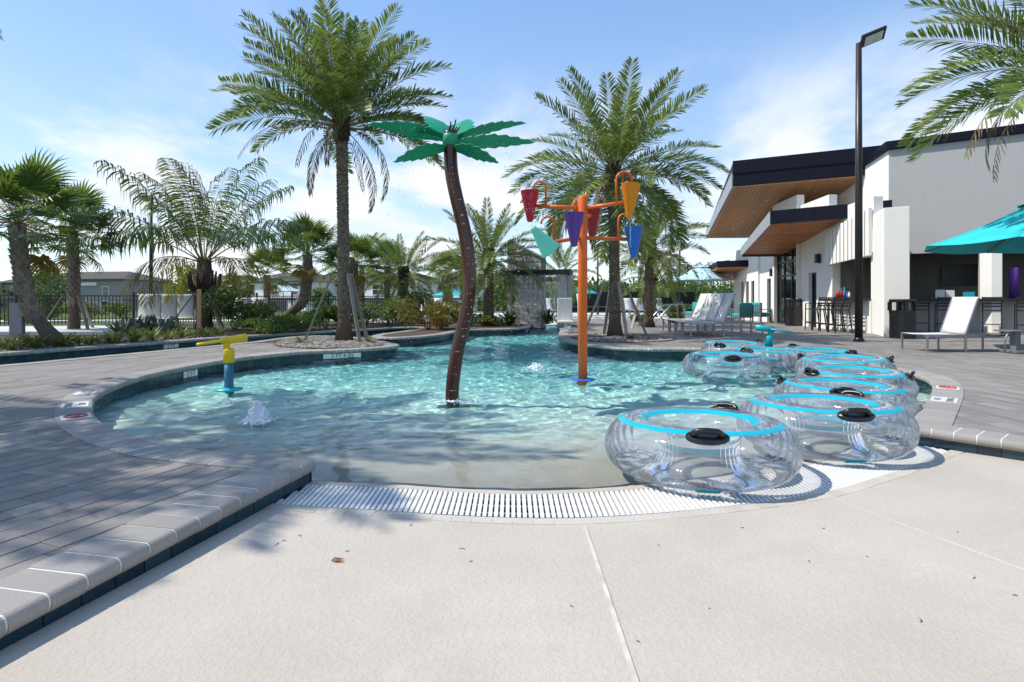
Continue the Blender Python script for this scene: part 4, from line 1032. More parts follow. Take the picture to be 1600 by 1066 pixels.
# ------------------------------------------------------------------ clear tubes
def m_vinyl():
    t = NT('clear_vinyl'); t.n.remove(t.bsdf); co = t.coord('Object')
    tr = t.node('ShaderNodeBsdfTransparent'); lw = t.node('ShaderNodeLayerWeight'); lw.inputs[0].default_value = .35
    t.link(t.mix(lw.outputs['Facing'], (.99,.993,.996), (.91,.93,.96)), tr.inputs[0])
    g = t.node('ShaderNodeBsdfGlossy'); g.inputs['Roughness'].default_value = .06; g.inputs[0].default_value = (.95,.97,1,1)
    fr = t.node('ShaderNodeFresnel'); fr.inputs['IOR'].default_value = 1.30
    b = t.node('ShaderNodeBump'); b.inputs['Strength'].default_value = .12; b.inputs['Distance'].default_value = .02; t.link(t.noise(co, 7, 3, .6), b.inputs['Height'])
    t.link(b.outputs[0], g.inputs['Normal']); t.link(b.outputs[0], fr.inputs['Normal'])
    ms = t.node('ShaderNodeMixShader'); t.link(fr.outputs[0], ms.inputs[0]); t.link(tr.outputs[0], ms.inputs[1]); t.link(g.outputs[0], ms.inputs[2])
    df = t.node('ShaderNodeBsdfDiffuse'); df.inputs[0].default_value = (.75,.8,.86,1); m2 = t.node('ShaderNodeMixShader'); t.link(t.rng(t.noise(co, 3.5, 5, .65), .35, .7, .05, .17), m2.inputs[0])
    t.link(ms.outputs[0], m2.inputs[1]); t.link(df.outputs[0], m2.inputs[2]); t.link(m2.outputs[0], t.out.inputs[0]); return t.m
M['vinyl'] = m_vinyl(); M['teal_band'] = m_paint('teal_vinyl', (.005,.42,.52), .25)
TR, Tr = .475, .205
def torus_strip(a0, a1, n=72, k=4, off=.0015):
    m = MB(); vs = []
    for i in range(n):
        th = 2*PI*i/n
        for j in range(k+1):
            a = a0+(a1-a0)*j/k; r = TR+(Tr+off)*math.cos(a); vs.append((r*math.cos(th), r*math.sin(th), Tr+(Tr+off)*math.sin(a)))
    fs = [(i*(k+1)+j, ((i+1) % n)*(k+1)+j, ((i+1) % n)*(k+1)+j+1, i*(k+1)+j+1) for i in range(n) for j in range(k)]
    m.add(vs, fs); return m
def body_mesh():
    m = MB(); n, k = 176, 28; vs = []
    for i in range(n):
        th = 2*PI*i/n
        for j in range(k):
            a = 2*PI*j/k; w = 1
            seam = math.exp(-((math.cos(a)-1)/.16)**2)+math.exp(-((math.cos(a)+1)/.10)**2)   # puckered seams
            r_ = Tr*(1-.024*seam*(1+math.sin(th*44+.6*math.sin(th*5)))) * (1-.06*max(0,-math.sin(a))**4)
            r = TR+r_*math.cos(a); vs.append((r*math.cos(th), r*math.sin(th), Tr+r_*math.sin(a)))
    fs = [(i*k+j, ((i+1) % n)*k+j, ((i+1) % n)*k+(j+1) % k, i*k+(j+1) % k) for i in range(n) for j in range(k)]
    m.add(vs, fs); return m.mesh('inflated_ring', M['vinyl'], True)
body_me = body_mesh()
band_out = torus_strip(math.radians(60), math.radians(74)).mesh('outer_band', M['teal_band'], True)
band_in = torus_strip(math.radians(107), math.radians(123)).mesh('inner_band', M['teal_band'], True)
band_low = torus_strip(math.radians(172), math.radians(182)).mesh('inner_wall_band', M['teal_band'], True)
def patch_mesh():
    m = MB(); vs = []; N = 6
    for i in range(N+1):
        for j in range(N+1):
            th = -.13+.26*i/N; a = math.radians(-72)+math.radians(24)*j/N; r = TR+(Tr-.004)*math.cos(a); vs.append((r*math.cos(th), r*math.sin(th), Tr+(Tr-.004)*math.sin(a)))
    m.add(vs, [(i*(N+1)+j, (i+1)*(N+1)+j, (i+1)*(N+1)+j+1, i*(N+1)+j+1) for i in range(N) for j in range(N)]); return m.mesh('repair_patch', M['teal_band'], True)
patch_me = patch_mesh()
def handle_mesh():
    m = MB(); pad = []
    n = 24
    for k in range(n):
        a = 2*PI*k/n; pad.append((.058*math.sin(a), .132*math.cos(a)))
    m.prism(pad, -.012, .008)
    P = [Vector((0,-.085,.0)), Vector((0,-.080,.035)), Vector((0,-.060,.052)), Vector((0,0,.056)), Vector((0,.060,.052)), Vector((0,.080,.035)), Vector((0,.085,0))]
    m.tube(P, [.022,.020,.018,.019,.018,.020,.022], 10); return m.mesh('handle', M['black_plastic'], True)
handle_me = handle_mesh()
def tube(x, y, z, az, hs, tilt, label, group=None):
    p = thing('pool_tube', label, 'pool tube', (x,y,z), 0, group); p.rotation_euler = (tilt[0], tilt[1], az)
    place('inflated_ring', body_me, p); place('outer_band', band_out, p); place('inner_band', band_in, p); place('inner_wall_band', band_low, p); place('valve_patch', patch_me, p).rotation_euler = (0,0,hs[0])
    for h in hs:
        a = math.radians(56); r = TR+(Tr+.004)*math.cos(a); o = place('handle', handle_me, p, (r*math.cos(h), r*math.sin(h), Tr+(Tr+.004)*math.sin(a))); o.rotation_euler = (0, PI/2-a, h)
    return p
rad = math.radians
tube(1.36,4.18,-.168,0,(rad(-103),rad(52)),(-.035,0),'clear pool tube lying on the white grate with its rim in the sand')
tube(2.62,4.86,-.165,0,(rad(-96),rad(38)),(-.03,0),'clear pool tube resting on the grate end beside the corner coping')
tube(3.52,6.15,-.205,0,(rad(-118),rad(150)),(0,.02),'clear pool tube afloat behind the two stranded tubes, touching the curved coping')
tube(4.36,7.35,-.205,0,(rad(-40),rad(-172)),(.02,0),'clear pool tube afloat beside the no-diving marks on the coping')
tube(3.5,9.45,-.205,0,(rad(-100),rad(35)),(0,0),'clear pool tube drifting alone towards the orange bucket post')
tube(4.62,10.4,-.205,0,(rad(-150),rad(30)),(.0,.02),'clear pool tube afloat just in front of the turquoise cannon')
tube(5.05,8.75,-.190,0,(rad(-30),rad(140)),(0,-.03),'clear pool tube squeezed between the drifting tubes and the right coping')
tube(4.55,11.75,-.19,0,(rad(-140),rad(20)),(.03,0),'clear pool tube against the coping behind the turquoise cannon')
tube(5.35,10.0,-.17,0,(rad(-70),rad(110)),(0,.03),'clear pool tube afloat right of the turquoise cannon')

# ------------------------------------------------------------------ depth marks and no-diving marks
M['mark_white'] = plain('white_mark_tile', (.70,.70,.68), .4, var=.06); M['ink'] = plain('black_ink', (.015,.015,.016), .5); M['ink_red'] = plain('red_ink', (.45,.03,.03), .5)
def text_mesh(s, size, mat):
    cu = bpy.data.curves.new('txt', 'FONT'); cu.body = s; cu.size = size; cu.align_x = 'CENTER'; cu.align_y = 'CENTER'; cu.extrude = .0008
    o = bpy.data.objects.new('txt', cu); C.objects.link(o); dg = bpy.context.evaluated_depsgraph_get(); me = bpy.data.meshes.new_from_object(o.evaluated_get(dg)); bpy.data.objects.remove(o); me.materials.clear(); me.materials.append(mat); return me
def nearest(px, py): 
    q = at(px, py); best = None
    for P in (pathL, pathF, pathR):
        for i in range(len(P)-1):
            c = (P[i]+P[i+1])/2; d = (c-Vector((q.x,q.y))).length
            if best is None or d < best[0]: best = (d, c, (P[i+1]-P[i]).normalized())
    return best[1], best[2]
def wall_mark(px, py, s, w, label, h=.085):
    c, t = nearest(px, py); o = outward(t); inn = -o; ang = math.atan2(inn.y, inn.x)+PI/2
    p = thing('depth_marker', label, 'marker', (c.x+inn.x*.004, c.y+inn.y*.004, -.135), ang)
    m = MB(); m.box((0,0,0), (w,.012,h)); m.build('tile_face', M['mark_white'], p)
    tm_ = place('lettering', text_mesh(s, h*1.22, M['ink']), p, (0,-.0075,0)); tm_.rotation_euler = (PI/2,0,0)
wall_mark(314,572,'2 FT',.36,'white depth tile reading 2 FT on the pool wall',.105)
wall_mark(540,549,'2 FT 6 IN',.80,'white depth tile reading 2 FT 6 IN below the palm bed',.10)
c_ = at(292,533); 
wall_mark(292,533,'3 FT',.42,'white depth tile reading 3 FT on the river wall',.10)
def deck_mark(c, t, s, w, d, label, red=False, kind='text'):
    o = outward(t); inn = -o; ang = math.atan2(inn.y, inn.x)+PI/2+PI
    q = c+o*.125; p = thing('deck_marker', label, 'marker', (q.x,q.y,.0055), ang)
    m = MB(); m.box((0,0,0), (w,d,.003)); m.build('tile_face', M['mark_white'], p)
    if kind == 'text':
        lines = s.split('\n'); n = len(lines)
        for i, l in enumerate(lines): place('lettering', text_mesh(l, d/n*.82, M['ink']), p, (0, d*((n-1)/2-i)/n, .0022))
    else:
        m = MB()
        P = [(.085*math.cos(a), .085*math.sin(a), .003) for a in [2*PI*k/28 for k in range(28)]]
        m.tube(P, .010, 4, close=True); m.bar((-.06,-.06,.003), (.06,.06,.003), .016, .003); m.build('prohibition_ring', M['ink_red'], p)
        m = MB(); m.bar((-.05,.035,.0025), (.03,-.005,.0025), .018, .002); m.bar((-.05,.005,.0025), (-.01,-.03,.0025), .012, .002); m.lathe([(0,.002),(.014,.002),(.014,.0035),(0,.0035)], 12, (.048,-.018,0)); m.build('diver_figure', M['ink'], p)
def mark_at(P, x, y):
    i = min(range(1, len(P)-1), key=lambda i: (P[i].x-x)**2+(P[i].y-y)**2); return P[i], (P[i+1]-P[i-1]).normalized()
deck_mark(*mark_at(pathL,-3.95,5.43), '', .26, .23, 'white no-diving symbol tile on the left curved coping', kind='sym')
deck_mark(*mark_at(pathL,-4.42,6.03), 'NO\nDIVING', .34, .23, 'white NO DIVING tile on the left curved coping')
deck_mark(*mark_at(pathL,-4.82,6.70), '2 FT', .26, .20, 'white 2 FT tile on the left curved coping')
deck_mark(*mark_at(pathR,4.55,6.28), 'NO\nDIVING', .36, .23, 'white NO DIVING tile on the right curved coping')
deck_mark(*mark_at(pathR,5.25,7.15), '', .26, .23, 'white no-diving symbol tile on the right curved coping', kind='sym')

# ------------------------------------------------------------------ furniture
def lounger(back=1.15):
    p = thing('lounger', 'white', 'lounger'); L, Wd, H = 1.35, .68, .34
    for s in (-1, 1):
        m = MB(); m.bar((-.75,s*Wd/2,H), (.62,s*Wd/2,H), .03, .05); m.build('side_rail', M['grey_metal'], p)
        for x in (-.72, .10): m = MB(); m.bar((x,s*(Wd/2+.018),-.0), (x,s*(Wd/2+.018),H), .035, .035, (0,1,0)); m.build('leg', M['grey_metal'], p)
        m = MB(); m.bar((.60,s*Wd/2,H), (1.15,s*Wd/2,H), .03, .04); m.build('rear_rail', M['grey_metal'], p)
        m = MB(); m.bar((1.10,s*Wd/2,0), (1.10,s*Wd/2,H), .035, .035, (0,1,0)); m.build('leg', M['grey_metal'], p)
        e = Vector((.12+.82*math.cos(back), s*(Wd/2-.01), H+.82*math.sin(back))); m = MB(); m.bar((.12,s*(Wd/2-.01),H), e, .028, .03); m.build('back_rail', M['grey_metal'], p)
    m = MB(); n = 8; vs = []
    for i in range(n+1):
        x = -.75+.86*i/n; z = H+.028-.012*math.sin(PI*i/n); vs += [(x,-Wd/2+.01,z),(x,0,z-.012),(x,Wd/2-.01,z)]
    fs = []
    for i in range(n): k = 3*i; fs += [(k,k+3,k+4,k+1),(k+1,k+4,k+5,k+2)]
    m.add(vs, fs); o = m.build('seat_sling', M['sling'], p, True); o.modifiers.new('t','SOLIDIFY').thickness = .006
    m = MB(); vs = []
    for i in range(n+1):
        t = i/n; x = .13+.82*t*math.cos(back); z = H+.03+.82*t*math.sin(back); bow = .02*math.sin(PI*t); vs += [(x-.01,-Wd/2+.01,z),(x+bow,0,z-bow*.3),(x-.01,Wd/2-.01,z)]
    m.add(vs, fs); o = m.build('back_sling', M['sling'], p, True); o.modifiers.new('t','SOLIDIFY').thickness = .006
    return p
L0 = lounger(1.22); c = at(1495,549); L0.location = (9.25,12.25,0); L0.rotation_euler = (0,0,.05); tag(L0, 'single white lounger with raised back in front of the bar stools', 'lounger')
for k, (x, y) in enumerate(((6.0,17.1),(6.05,18.0),(6.1,18.9),(6.15,19.8))): dup(L0, (x,y,0), .06, ['white lounger at the pool end of the row of four','second white lounger of the row of four, counted from the pool','third white lounger of the row of four, counted from the pool','last white lounger of the row of four, next to the terrace chairs'][k], 'row of four loungers').scale = (1.18,1.05,1.12)
for k, (px, py) in enumerate(((232,515),(258,514),(285,512))): 
    q = at(px,py); dup(L0, q, PI*.5+.5, 'white lounger behind the agaves, back turned to the black picket fence', 'loungers by the picket fence').scale = (1.1,1.1,1.12)
for k, (px, py) in enumerate(((392,508),(405,508),(378,509))):
    q = at(px,py); dup(L0, q, PI*.5+.4, 'white lounger beyond the big dark bush', 'loungers beyond the dark bush')
for k, px in enumerate((820,862,880,970,985,1000,1030,660,680,640)):
    d = 38 if px > 800 else 36; q = Vector(((px-800)/900*d, d, 0)); dup(L0, q, PI*.5+(.2 if px > 800 else -.2), 'white lounger on the far terrace beyond the waterfall and palms', 'loungers on the far terrace')
# side table by the near lounger
st = thing('side_table', 'grey metal side table with curved legs beside the single lounger', 'table', (10.15,11.75,0))
m = MB(); m.box((.35,0,.445), (1.0,.42,.03)); m.build('table_top', M['rail_grey'], st, bev=.006)
m = MB(); m.box((.12,0,.235), (.10,.14,.41)); m.build('pedestal', M['rail_grey'], st, bev=.006)
m = MB(); m.box((.40,0,.03), (.95,.50,.05)); m.build('base_plate', M['grey_metal'], st, bev=.01)
m = MB(); m.tube([(-.20,-.12,.02),(-.20,-.12,.26),(-.16,-.12,.36),(-.10,-.12,.43)], .016, 8); m.build('curved_leg', M['grey_metal'], st, True)
# bar stools
def stool():
    p = thing('bar_stool', 'black', 'bar stool'); w = .23
    for sx in (-1,1):
        m = MB(); m.bar((sx*w,-.22,0), (sx*w,-.20,.92), .03, .03, (0,1,0)); m.build('leg', M['black_metal'], p)
        m = MB(); m.bar((sx*w,.30,0), (sx*w,.20,.72), .03, .03, (0,1,0)); m.build('leg', M['black_metal'], p)
        m = MB(); m.bar((sx*w,.20,.72), (sx*w,.30,1.16), .03, .03, (0,1,0)); m.build('back_post', M['black_metal'], p)
        m = MB(); m.bar((sx*w,-.22,.93), (sx*w,.25,.93), .035, .02); m.build('armrest', M['black_metal'], p)
        m = MB(); m.bar((sx*w,-.21,.24), (sx*w,.27,.24), .02, .025); m.build('foot_rail', M['black_metal'], p)
    m = MB(); m.bar((-w,-.21,.28), (w,-.21,.28), .02, .03); m.build('foot_rail', M['black_metal'], p)
    m = MB(); m.box((0,0,.735), (.46,.46,.03)); m.build('seat', M['black_metal'], p, bev=.006)
    for k in range(4): z = .86+.09*k; m = MB(); m.bar((-w,.22+(z-.72)*.22,z), (w,.22+(z-.72)*.22,z), .015, .05); m.build('back_slat', M['black_metal'], p)
    return p
S0 = stool()
# trash can
def bin_(loc, rz, label, s=1.0):
    p = thing('litter_bin', label, 'bin', loc, rz); r = .30*s; poly = [(r*.93*x, r*.93*y) for x, y in ((-1,-.55),(-.55,-1),(.55,-1),(1,-.55),(1,.55),(.55,1),(-.55,1),(-1,.55))]
    m = MB(); m.prism(poly, .03, .70); m.build('body', M['black_plastic'], p, bev=.012)
    m = MB(); m.prism([(x*1.04,y*1.04) for x, y in poly], 1.0, 1.09); m.build('lid', M['black_plastic'], p, bev=.03)
    m = MB(); m.prism([(x*1.03,y*1.03) for x, y in poly], .69, .78); m.build('collar', M['black_plastic'], p, bev=.01)
    for x, y in poly: m = MB(); m.box((x*.97,y*.97,.89), (.07,.07,.24)); m.build('corner_post', M['black_plastic'], p)
    m = MB(); m.prism([(x*1.0,y*1.0) for x, y in poly], .0, .035); m.build('foot_ring', M['black_plastic'], p)
    m = MB()
    for x0, y0, x1, y1 in ((-.16,-.285,.16,-.285),): m.box((0,-.262*s,.40), (.36*s,.02,.46))
    m.build('front_panel', M['black_metal'], p, bev=.008); return p
q = at(1410,528.5); bin_((q.x,q.y,0), .15, 'black litter bin with openings under its lid beside the white pillar')
q = at(1240,509); bin_((q.x,q.y,0), .1, 'black litter bin by the tall glass entrance')
def parasol(loc, r, zr, za, mat, label, n=8, pole='grey_metal', rot=0, valance=.0):
    p = thing('parasol', label, 'parasol', loc, rot); h = za
    m = MB(); ring = [Vector((r*math.cos(2*PI*k/n), r*math.sin(2*PI*k/n), zr)) for k in range(n)]; vent = [Vector((r*.2*math.cos(2*PI*k/n), r*.2*math.sin(2*PI*k/n), za-.10)) for k in range(n)]
    for k in range(n):
        a, b, c, d = ring[k], ring[(k+1) % n], vent[(k+1) % n], vent[k]; mm = MB(); vs = []; N = 5
        for i in range(N+1):
            for j in range(N+1):
                q1 = a.lerp(b, j/N); q2 = d.lerp(c, j/N); q = q1.lerp(q2, i/N); q.z -= .05*r*math.sin(PI*i/N)*.6+.02*r*math.sin(PI*j/N)*(1-i/N); vs.append(q)
        mm.add(vs, [(i*(N+1)+j, i*(N+1)+j+1, (i+1)*(N+1)+j+1, (i+1)*(N+1)+j) for i in range(N) for j in range(N)])
        o = mm.build('canopy_panel', M[mat], p, True); o.modifiers.new('t','SOLIDIFY').thickness = .004
    m = MB(); m.lathe([(0,za+.02),(r*.27,za-.13),(r*.27,za-.135),(0,za+.01)], n*2, (0,0,0)); m.build('vent_cap', M[mat], p)
    m = MB(); m.tube([(0,0,0),(0,0,za+.05)], .022, 12); m.build('pole', M[pole], p, True)
    for k in range(n):
        m = MB(); e = ring[k]*.97; m.bar((0,0,za-.09), (e.x,e.y,zr-.015), .014, .018); m.build('rib', M[pole], p)
    m = MB(); m.lathe([(0,0),(.28,0),(.28,.05),(.05,.09),(0,.09)], 20); m.build('base', M['bronze_metal'], p, bev=0); return p
def m_pattern():
    t = NT('patterned_canopy'); co = t.coord('Object'); n = t.noise(co, 3.2, 4, .6, 1.6); t.col(t.ramp(n, [(0,(.03,.14,.22)),(.43,(.10,.34,.42)),(.5,(.62,.72,.74)),(.6,(.30,.55,.60)),(1,(.70,.76,.76))])).set(rough=.8)
    return t.m
M['patterned'] = m_pattern(); M['pale_pattern'] = plain('pale_canopy', (.55,.70,.74), .8, var=.25, scale=3)
parasol((11.3,11.9,0), 2.45, 2.24, 3.2, 'aqua_fabric', 'big plain turquoise parasol over the single lounger', 8, rot=PI/8+.2)
q = at(1097,497.5); parasol((q.x,q.y,0), 1.75, 2.15, 3.0, 'patterned', 'blue and white leaf-patterned parasol on the terrace before the far building wing', 8)
parasol((-13.9,35,0), 1.15, 1.55, 2.05, 'pale_pattern', 'pale blue patterned parasol before the white townhouses'); parasol((-4.0,39,0), 1.5, 1.35, 1.85, 'aqua_fabric', 'round teal parasol partly behind the splash palm trunk'); parasol((4.6,38,0), 1.1, 1.45, 2.05, 'aqua_fabric', 'teal parasol between the waterfall and the orange post')
# aqua armchairs
M['aqua_cushion'] = plain('aqua_cushion', (.02,.40,.42), .85, var=.1)
def armchair():
    p = thing('armchair', 'x', 'armchair')
    for sx in (-1,1):
        for sy in (-1,1): m = MB(); m.bar((sx*.33,sy*.3,0), (sx*.33,sy*.3,.62 if sy < 0 else .85), .045, .045, (0,1,0)); m.build('leg', M['grey_metal'], p)
        m = MB(); m.bar((sx*.33,-.33,.62), (sx*.33,.33,.62), .06, .03); m.build('armrest', M['grey_metal'], p)
    m = MB(); m.box((0,0,.30), (.66,.62,.05)); m.build('seat_frame', M['grey_metal'], p); m = MB(); m.box((0,-.02,.40), (.60,.60,.14)); m.build('seat_cushion', M['aqua_cushion'], p, bev=.03)
    m = MB(); m.box((0,.24,.70), (.60,.14,.46)); m.build('back_cushion', M['aqua_cushion'], p, bev=.03)
    for k in range(5): m = MB(); m.bar((-.24+.12*k,.33,.32), (-.24+.12*k,.33,.85), .04, .015, (0,1,0)); m.build('back_slat', M['grey_metal'], p)
    return p
A0 = armchair(); A0.location = (11.45,26.5,0); A0.rotation_euler = (0,0,PI/2+.3); tag(A0, 'aqua cushioned armchair nearest the black bin by the glass entrance', 'armchair')
dup(A0, (10.05,25.2,0), PI+.25, 'aqua cushioned armchair showing its slatted back'); dup(A0, (9.55,27.3,0), PI/2, 'aqua cushioned armchair with its side to the pool, next to the slatted one')
dup(A0, (10.4,28.3,0), .2, 'aqua cushioned armchair behind the slatted one'); dup(A0, (9.0,28.6,0), -1.2, 'aqua cushioned armchair farthest from the bin')
# handrails, pool lift
for k, x in enumerate((1040,1052)):
    q = at(x,508-k*2); m = MB(); m.tube([(-.85,0,-.02),(-.65,0,.25),(-.1,0,.82),(.15,0,.86),(.42,0,.86),(.5,0,.80),(.52,0,0)], .024, 10); o = m.build('handrail', M['steel'], None, True, loc=(q.x,q.y,0)); tag(o, 'bent stainless handrail beside the short date palm', 'handrail', 'pool handrails')
pl = thing('pool_lift', 'white pool lift chair with a tall mast on the coping before the waterfall', 'pool lift', (1.75,18.9,0))
m = MB(); m.box((0,0,.35), (.5,.5,.06)); m.build('seat', M['white_plastic'], pl, bev=.02); m = MB(); m.box((0,.22,.75), (.48,.06,.75)); m.build('backrest', M['white_plastic'], pl, bev=.02)
m = MB(); m.tube([(.45,0,0),(.45,0,.95),(.40,-.1,1.25)], .05, 10); m.build('mast', M['white_plastic'], pl, True); m = MB(); m.bar((.45,0,.25),(.05,0,.32),.06,.06); m.build('arm', M['white_plastic'], pl); m = MB(); m.box((.42,0,.07),(.4,.4,.14)); m.build('base', M['white_plastic'], pl, bev=.02); m = MB(); m.box((0,-.2,.12),(.4,.12,.04)); m.bar((0,-.15,.12),(0,-.05,.33),.05,.03); m.build('footrest', M['white_plastic'], pl)
# ------------------------------------------------------------------ clubhouse
cb = thing('clubhouse', 'white modern clubhouse with wood soffits, navy roof fascias and open bar', 'building', (11.3,18,0)); CO = Vector((11.3,18,0))
V2 = Vector((.0847,.9964,0)).normalized(); U2 = Vector((.82,-.572,0)).normalized(); NF = Vector((-V2.y, V2.x, 0)); NU = Vector((U2.y, -U2.x, 0))
def Bp(m, name, mat, bev=0, parent=None, smooth=False):      # build in world coordinates, keep under the clubhouse
    off_ = CO
    m.v = [(x-off_.x, y-off_.y, z-off_.z) for x, y, z in m.v]
    return m.build(name, M[mat], parent or cb, smooth, bev)
def wall_run(O, d, n, length, z1, th, openings, name, mat, z0=-.02):
    """wall from O along d, outward normal n; openings (s0, s1, za, zb)"""
    m = MB(); cuts = sorted({0, length, *[o[0] for o in openings], *[o[1] for o in openings]})
    def blk(a, b, za, zb):
        if zb-za < .01: return
        q = [O+d*a, O+d*b, O+d*b-n*th, O+d*a-n*th]; vs = [(p.x,p.y,za) for p in q]+[(p.x,p.y,zb) for p in q]
        fl = (q[1]-q[0]).cross(q[3]-q[0]).z > 0
        fs = [(3,2,1,0),(4,5,6,7),(0,1,5,4),(1,2,6,5),(2,3,7,6),(3,0,4,7)]; m.add(vs, fs if fl else [f[::-1] for f in fs])
    for a, b in zip(cuts, cuts[1:]):
        z = z0; ops = sorted([o for o in openings if o[0] <= a and o[1] >= b], key=lambda o: o[2])
        for o in ops: blk(a, b, z, o[2]); z = o[3]
        blk(a, b, z, z1)
    bm = bmesh.new(); me = m.mesh(name, M[mat]); bm.from_mesh(me); bmesh.ops.remove_doubles(bm, verts=bm.verts, dist=.0005); bm.verts.index_update()
    seen = {}
    for f in list(bm.faces):       # drop the faces two blocks share
        key = tuple(sorted(v.index for v in f.verts)); seen.setdefault(key, []).append(f)
    dead = [f for fs_ in seen.values() if len(fs_) > 1 for f in fs_]
    bmesh.ops.delete(bm, geom=dead, context='FACES_ONLY'); 
    for v in bm.verts: v.co -= CO
    bm.to_mesh(me); bm.free(); return place(name, me, cb)
def fpt(s, out=0, z=0): p = CO+V2*s+NF*out; return Vector((p.x,p.y,z))
F0 = Vector((13.95,20.2,0))
def upt(t, out=0, z=0): p = F0+U2*t+NU*out; return Vector((p.x,p.y,z))
# facade along the terrace
wall_run(fpt(0), V2, NF, 3.0, 4.3, .28, [(.15,2.75,1.05,2.45)], 'bar_side_wall', 'white_stucco')
wall_run(fpt(3.0,.0), V2, NF, 2.55, 4.9, .28, [(1.05,1.75,-.02,2.12)], 'door_wall', 'white_stucco')
wall_run(fpt(5.55,.12), V2, NF, 2.75, 5.35, .28, [(.10,2.55,-.02,3.55)], 'entrance_wall', 'white_stucco')
wall_run(fpt(8.3), V2, NF, 2.0, 4.6, .28, [(.55,1.05,-.02,2.05)], 'end_door_wall', 'white_stucco')
wall_run(fpt(10.3,.10), V2, NF, 3.6, 3.75, .28, [(.55,1.0,.25,2.0),(1.4,1.85,.25,2.0),(2.25,2.7,.25,2.0)], 'window_wall', 'white_stucco')
m = MB(); e = fpt(13.9,.1); m.prism([(e.x,e.y),(e.x+8,e.y-.8),(e.x+8,e.y-.5),(e.x,e.y+.3)], 0, 3.75); Bp(m, 'rear_wall', 'white_stucco')
# doors and glazing, set back in their openings
def pane(s0, s1, z0, z1, out, name, mat, frame=.05, mull=(), trans=()):
    f = MB()
    for s in (s0+frame/2, s1-frame/2, *mull): f.bar(fpt(s,out,z0), fpt(s,out,z1), .06, frame, (V2.x,V2.y,0))
    for z in (z0+frame/2, z1-frame/2, *trans): f.bar(fpt(s0,out+.001,z), fpt(s1,out+.001,z), .06, frame)
    fo = Bp(f, name+'_frame', 'black_metal'); g = MB(); a, b = fpt(s0,out-.01), fpt(s1,out-.01)
    g.add([(a.x,a.y,z0),(b.x,b.y,z0),(b.x,b.y,z1),(a.x,a.y,z1)], [(0,1,2,3)]); o = Bp(g, name+'_pane', mat); o.parent = fo; return fo
pane(4.05,4.75,0,2.12,-.16,'door','dark_glass',.09)
pane(5.65,8.1,0,3.55,-.04,'entrance','dark_glass',.08,(6.45,7.3),(2.1,2.7)); pane(8.85,9.35,0,2.05,-.14,'door','dark_glass',.06)
for s in (10.85,11.7,12.55): pane(s,s+.45,.25,2.0,-.02,'window','dark_glass',.05)
m = MB(); m.bar(fpt(5.6,.16,3.62), fpt(8.15,.16,3.62), .18, .34); Bp(m, 'entrance_header', 'fascia_grey')
for s, z in ((3.72,2.62),(8.45,2.3)):
    m = MB(); m.bar(fpt(s,.10,z-.17), fpt(s,.10,z+.17), .16, .16, (1,0,0)); m.bar(fpt(s,0,z), fpt(s,.1,z), .08, .10); Bp(m, 'wall_lamp', 'black_metal', .008)
# vertical battens over the side bar opening
for k in range(11):
    s = .10+.27*k; t = k/10; zb = 2.46-.14*t; zt_ = 3.95-.42*t
    m = MB(); m.bar(fpt(s,.10,zb), fpt(s,.10,zt_), .10, .20, (V2.x,V2.y,0)); m.v = [tuple(v) for v in m.v]; Bp(m, 'batten', 'white_stucco')
m = MB(); m.bar(fpt(.0,.02,3.2), fpt(2.95,.02,3.0), .05, 1.3); Bp(m, 'batten_backing', 'white_stucco')
# counters
M['counter'] = plain('dark_counter', (.025,.024,.024), .3)
m = MB(); m.bar(fpt(.12,.12,1.075), fpt(2.78,.12,1.075), .62, .05); Bp(m, 'bar_counter', 'counter', .006)
for k in range(9): m = MB(); m.bar(fpt(.15+.31*k,.03,.0), fpt(.15+.31*k,.03,1.03), .06, .20, (V2.x,V2.y,0)); Bp(m, 'apron_batten', 'white_stucco')
# front (bar) wall
wall_run(upt(-.62), U2, NU, 9.5, 6.42, .32, [(.62,2.51,1.04,2.68),(3.10,5.2,1.04,2.68),(5.8,8.0,1.04,2.68)], 'bar_front_wall', 'grey_stucco')  # greyer stucco holds the weaker sun on this wall in its colour
m = MB(); m.bar(upt(-.1,.12,1.075), upt(8.0,.12,1.075), .70, .06); Bp(m, 'bar_counter', 'counter', .008)
for t0 in (1.89,4.58):      # splayed piers between the openings
    a, b, c_, d_ = upt(t0+.02,.012), upt(t0+.30,.30), upt(t0+.56,.30), upt(t0+.57,.012); m = MB(); m.prism([(a.x,a.y),(b.x,b.y),(c_.x,c_.y),(d_.x,d_.y)][::1], 0, 2.72); Bp(m, 'splayed_pier', 'white_stucco')
# upper side wall of the bar block with its sloping top
c0 = upt(-.62); m = MB(); a = c0; b = c0+V2*5.3; m.add([(a.x,a.y,3.6),(b.x,b.y,3.6),(b.x,b.y,5.68),(a.x,a.y,6.42),(a.x+.3,a.y,3.6),(b.x+.3,b.y,3.6),(b.x+.3,b.y,5.68),(a.x+.3,a.y,6.42)], [(1,0,3,2),(4,5,6,7),(0,4,7,3),(5,1,2,6),(3,7,6,2),(0,1,5,4)]); Bp(m, 'upper_side_wall', 'white_stucco')
m = MB(); b2 = c0+V2*5.3+Vector((-.9,0,0)); e2 = c0+V2*11+Vector((-1.0,0,0)); m.add([(b2.x,b2.y,3.2),(e2.x,e2.y,3.2),(e2.x,e2.y,4.7),(b2.x,b2.y,5.62),(b2.x+1.3,b2.y,3.2),(b2.x+1.3,b2.y,5.62)], [(1,0,3,2),(0,4,5,3)]); Bp(m, 'upper_rear_wall', 'white_stucco')
# fin wall
m = MB(); m.prism([(10.72,16.6),(11.22,16.25),(13.35,20.35),(11.3,18.06)], 0, 3.72); Bp(m, 'fin_wall', 'white_stucco', .01)
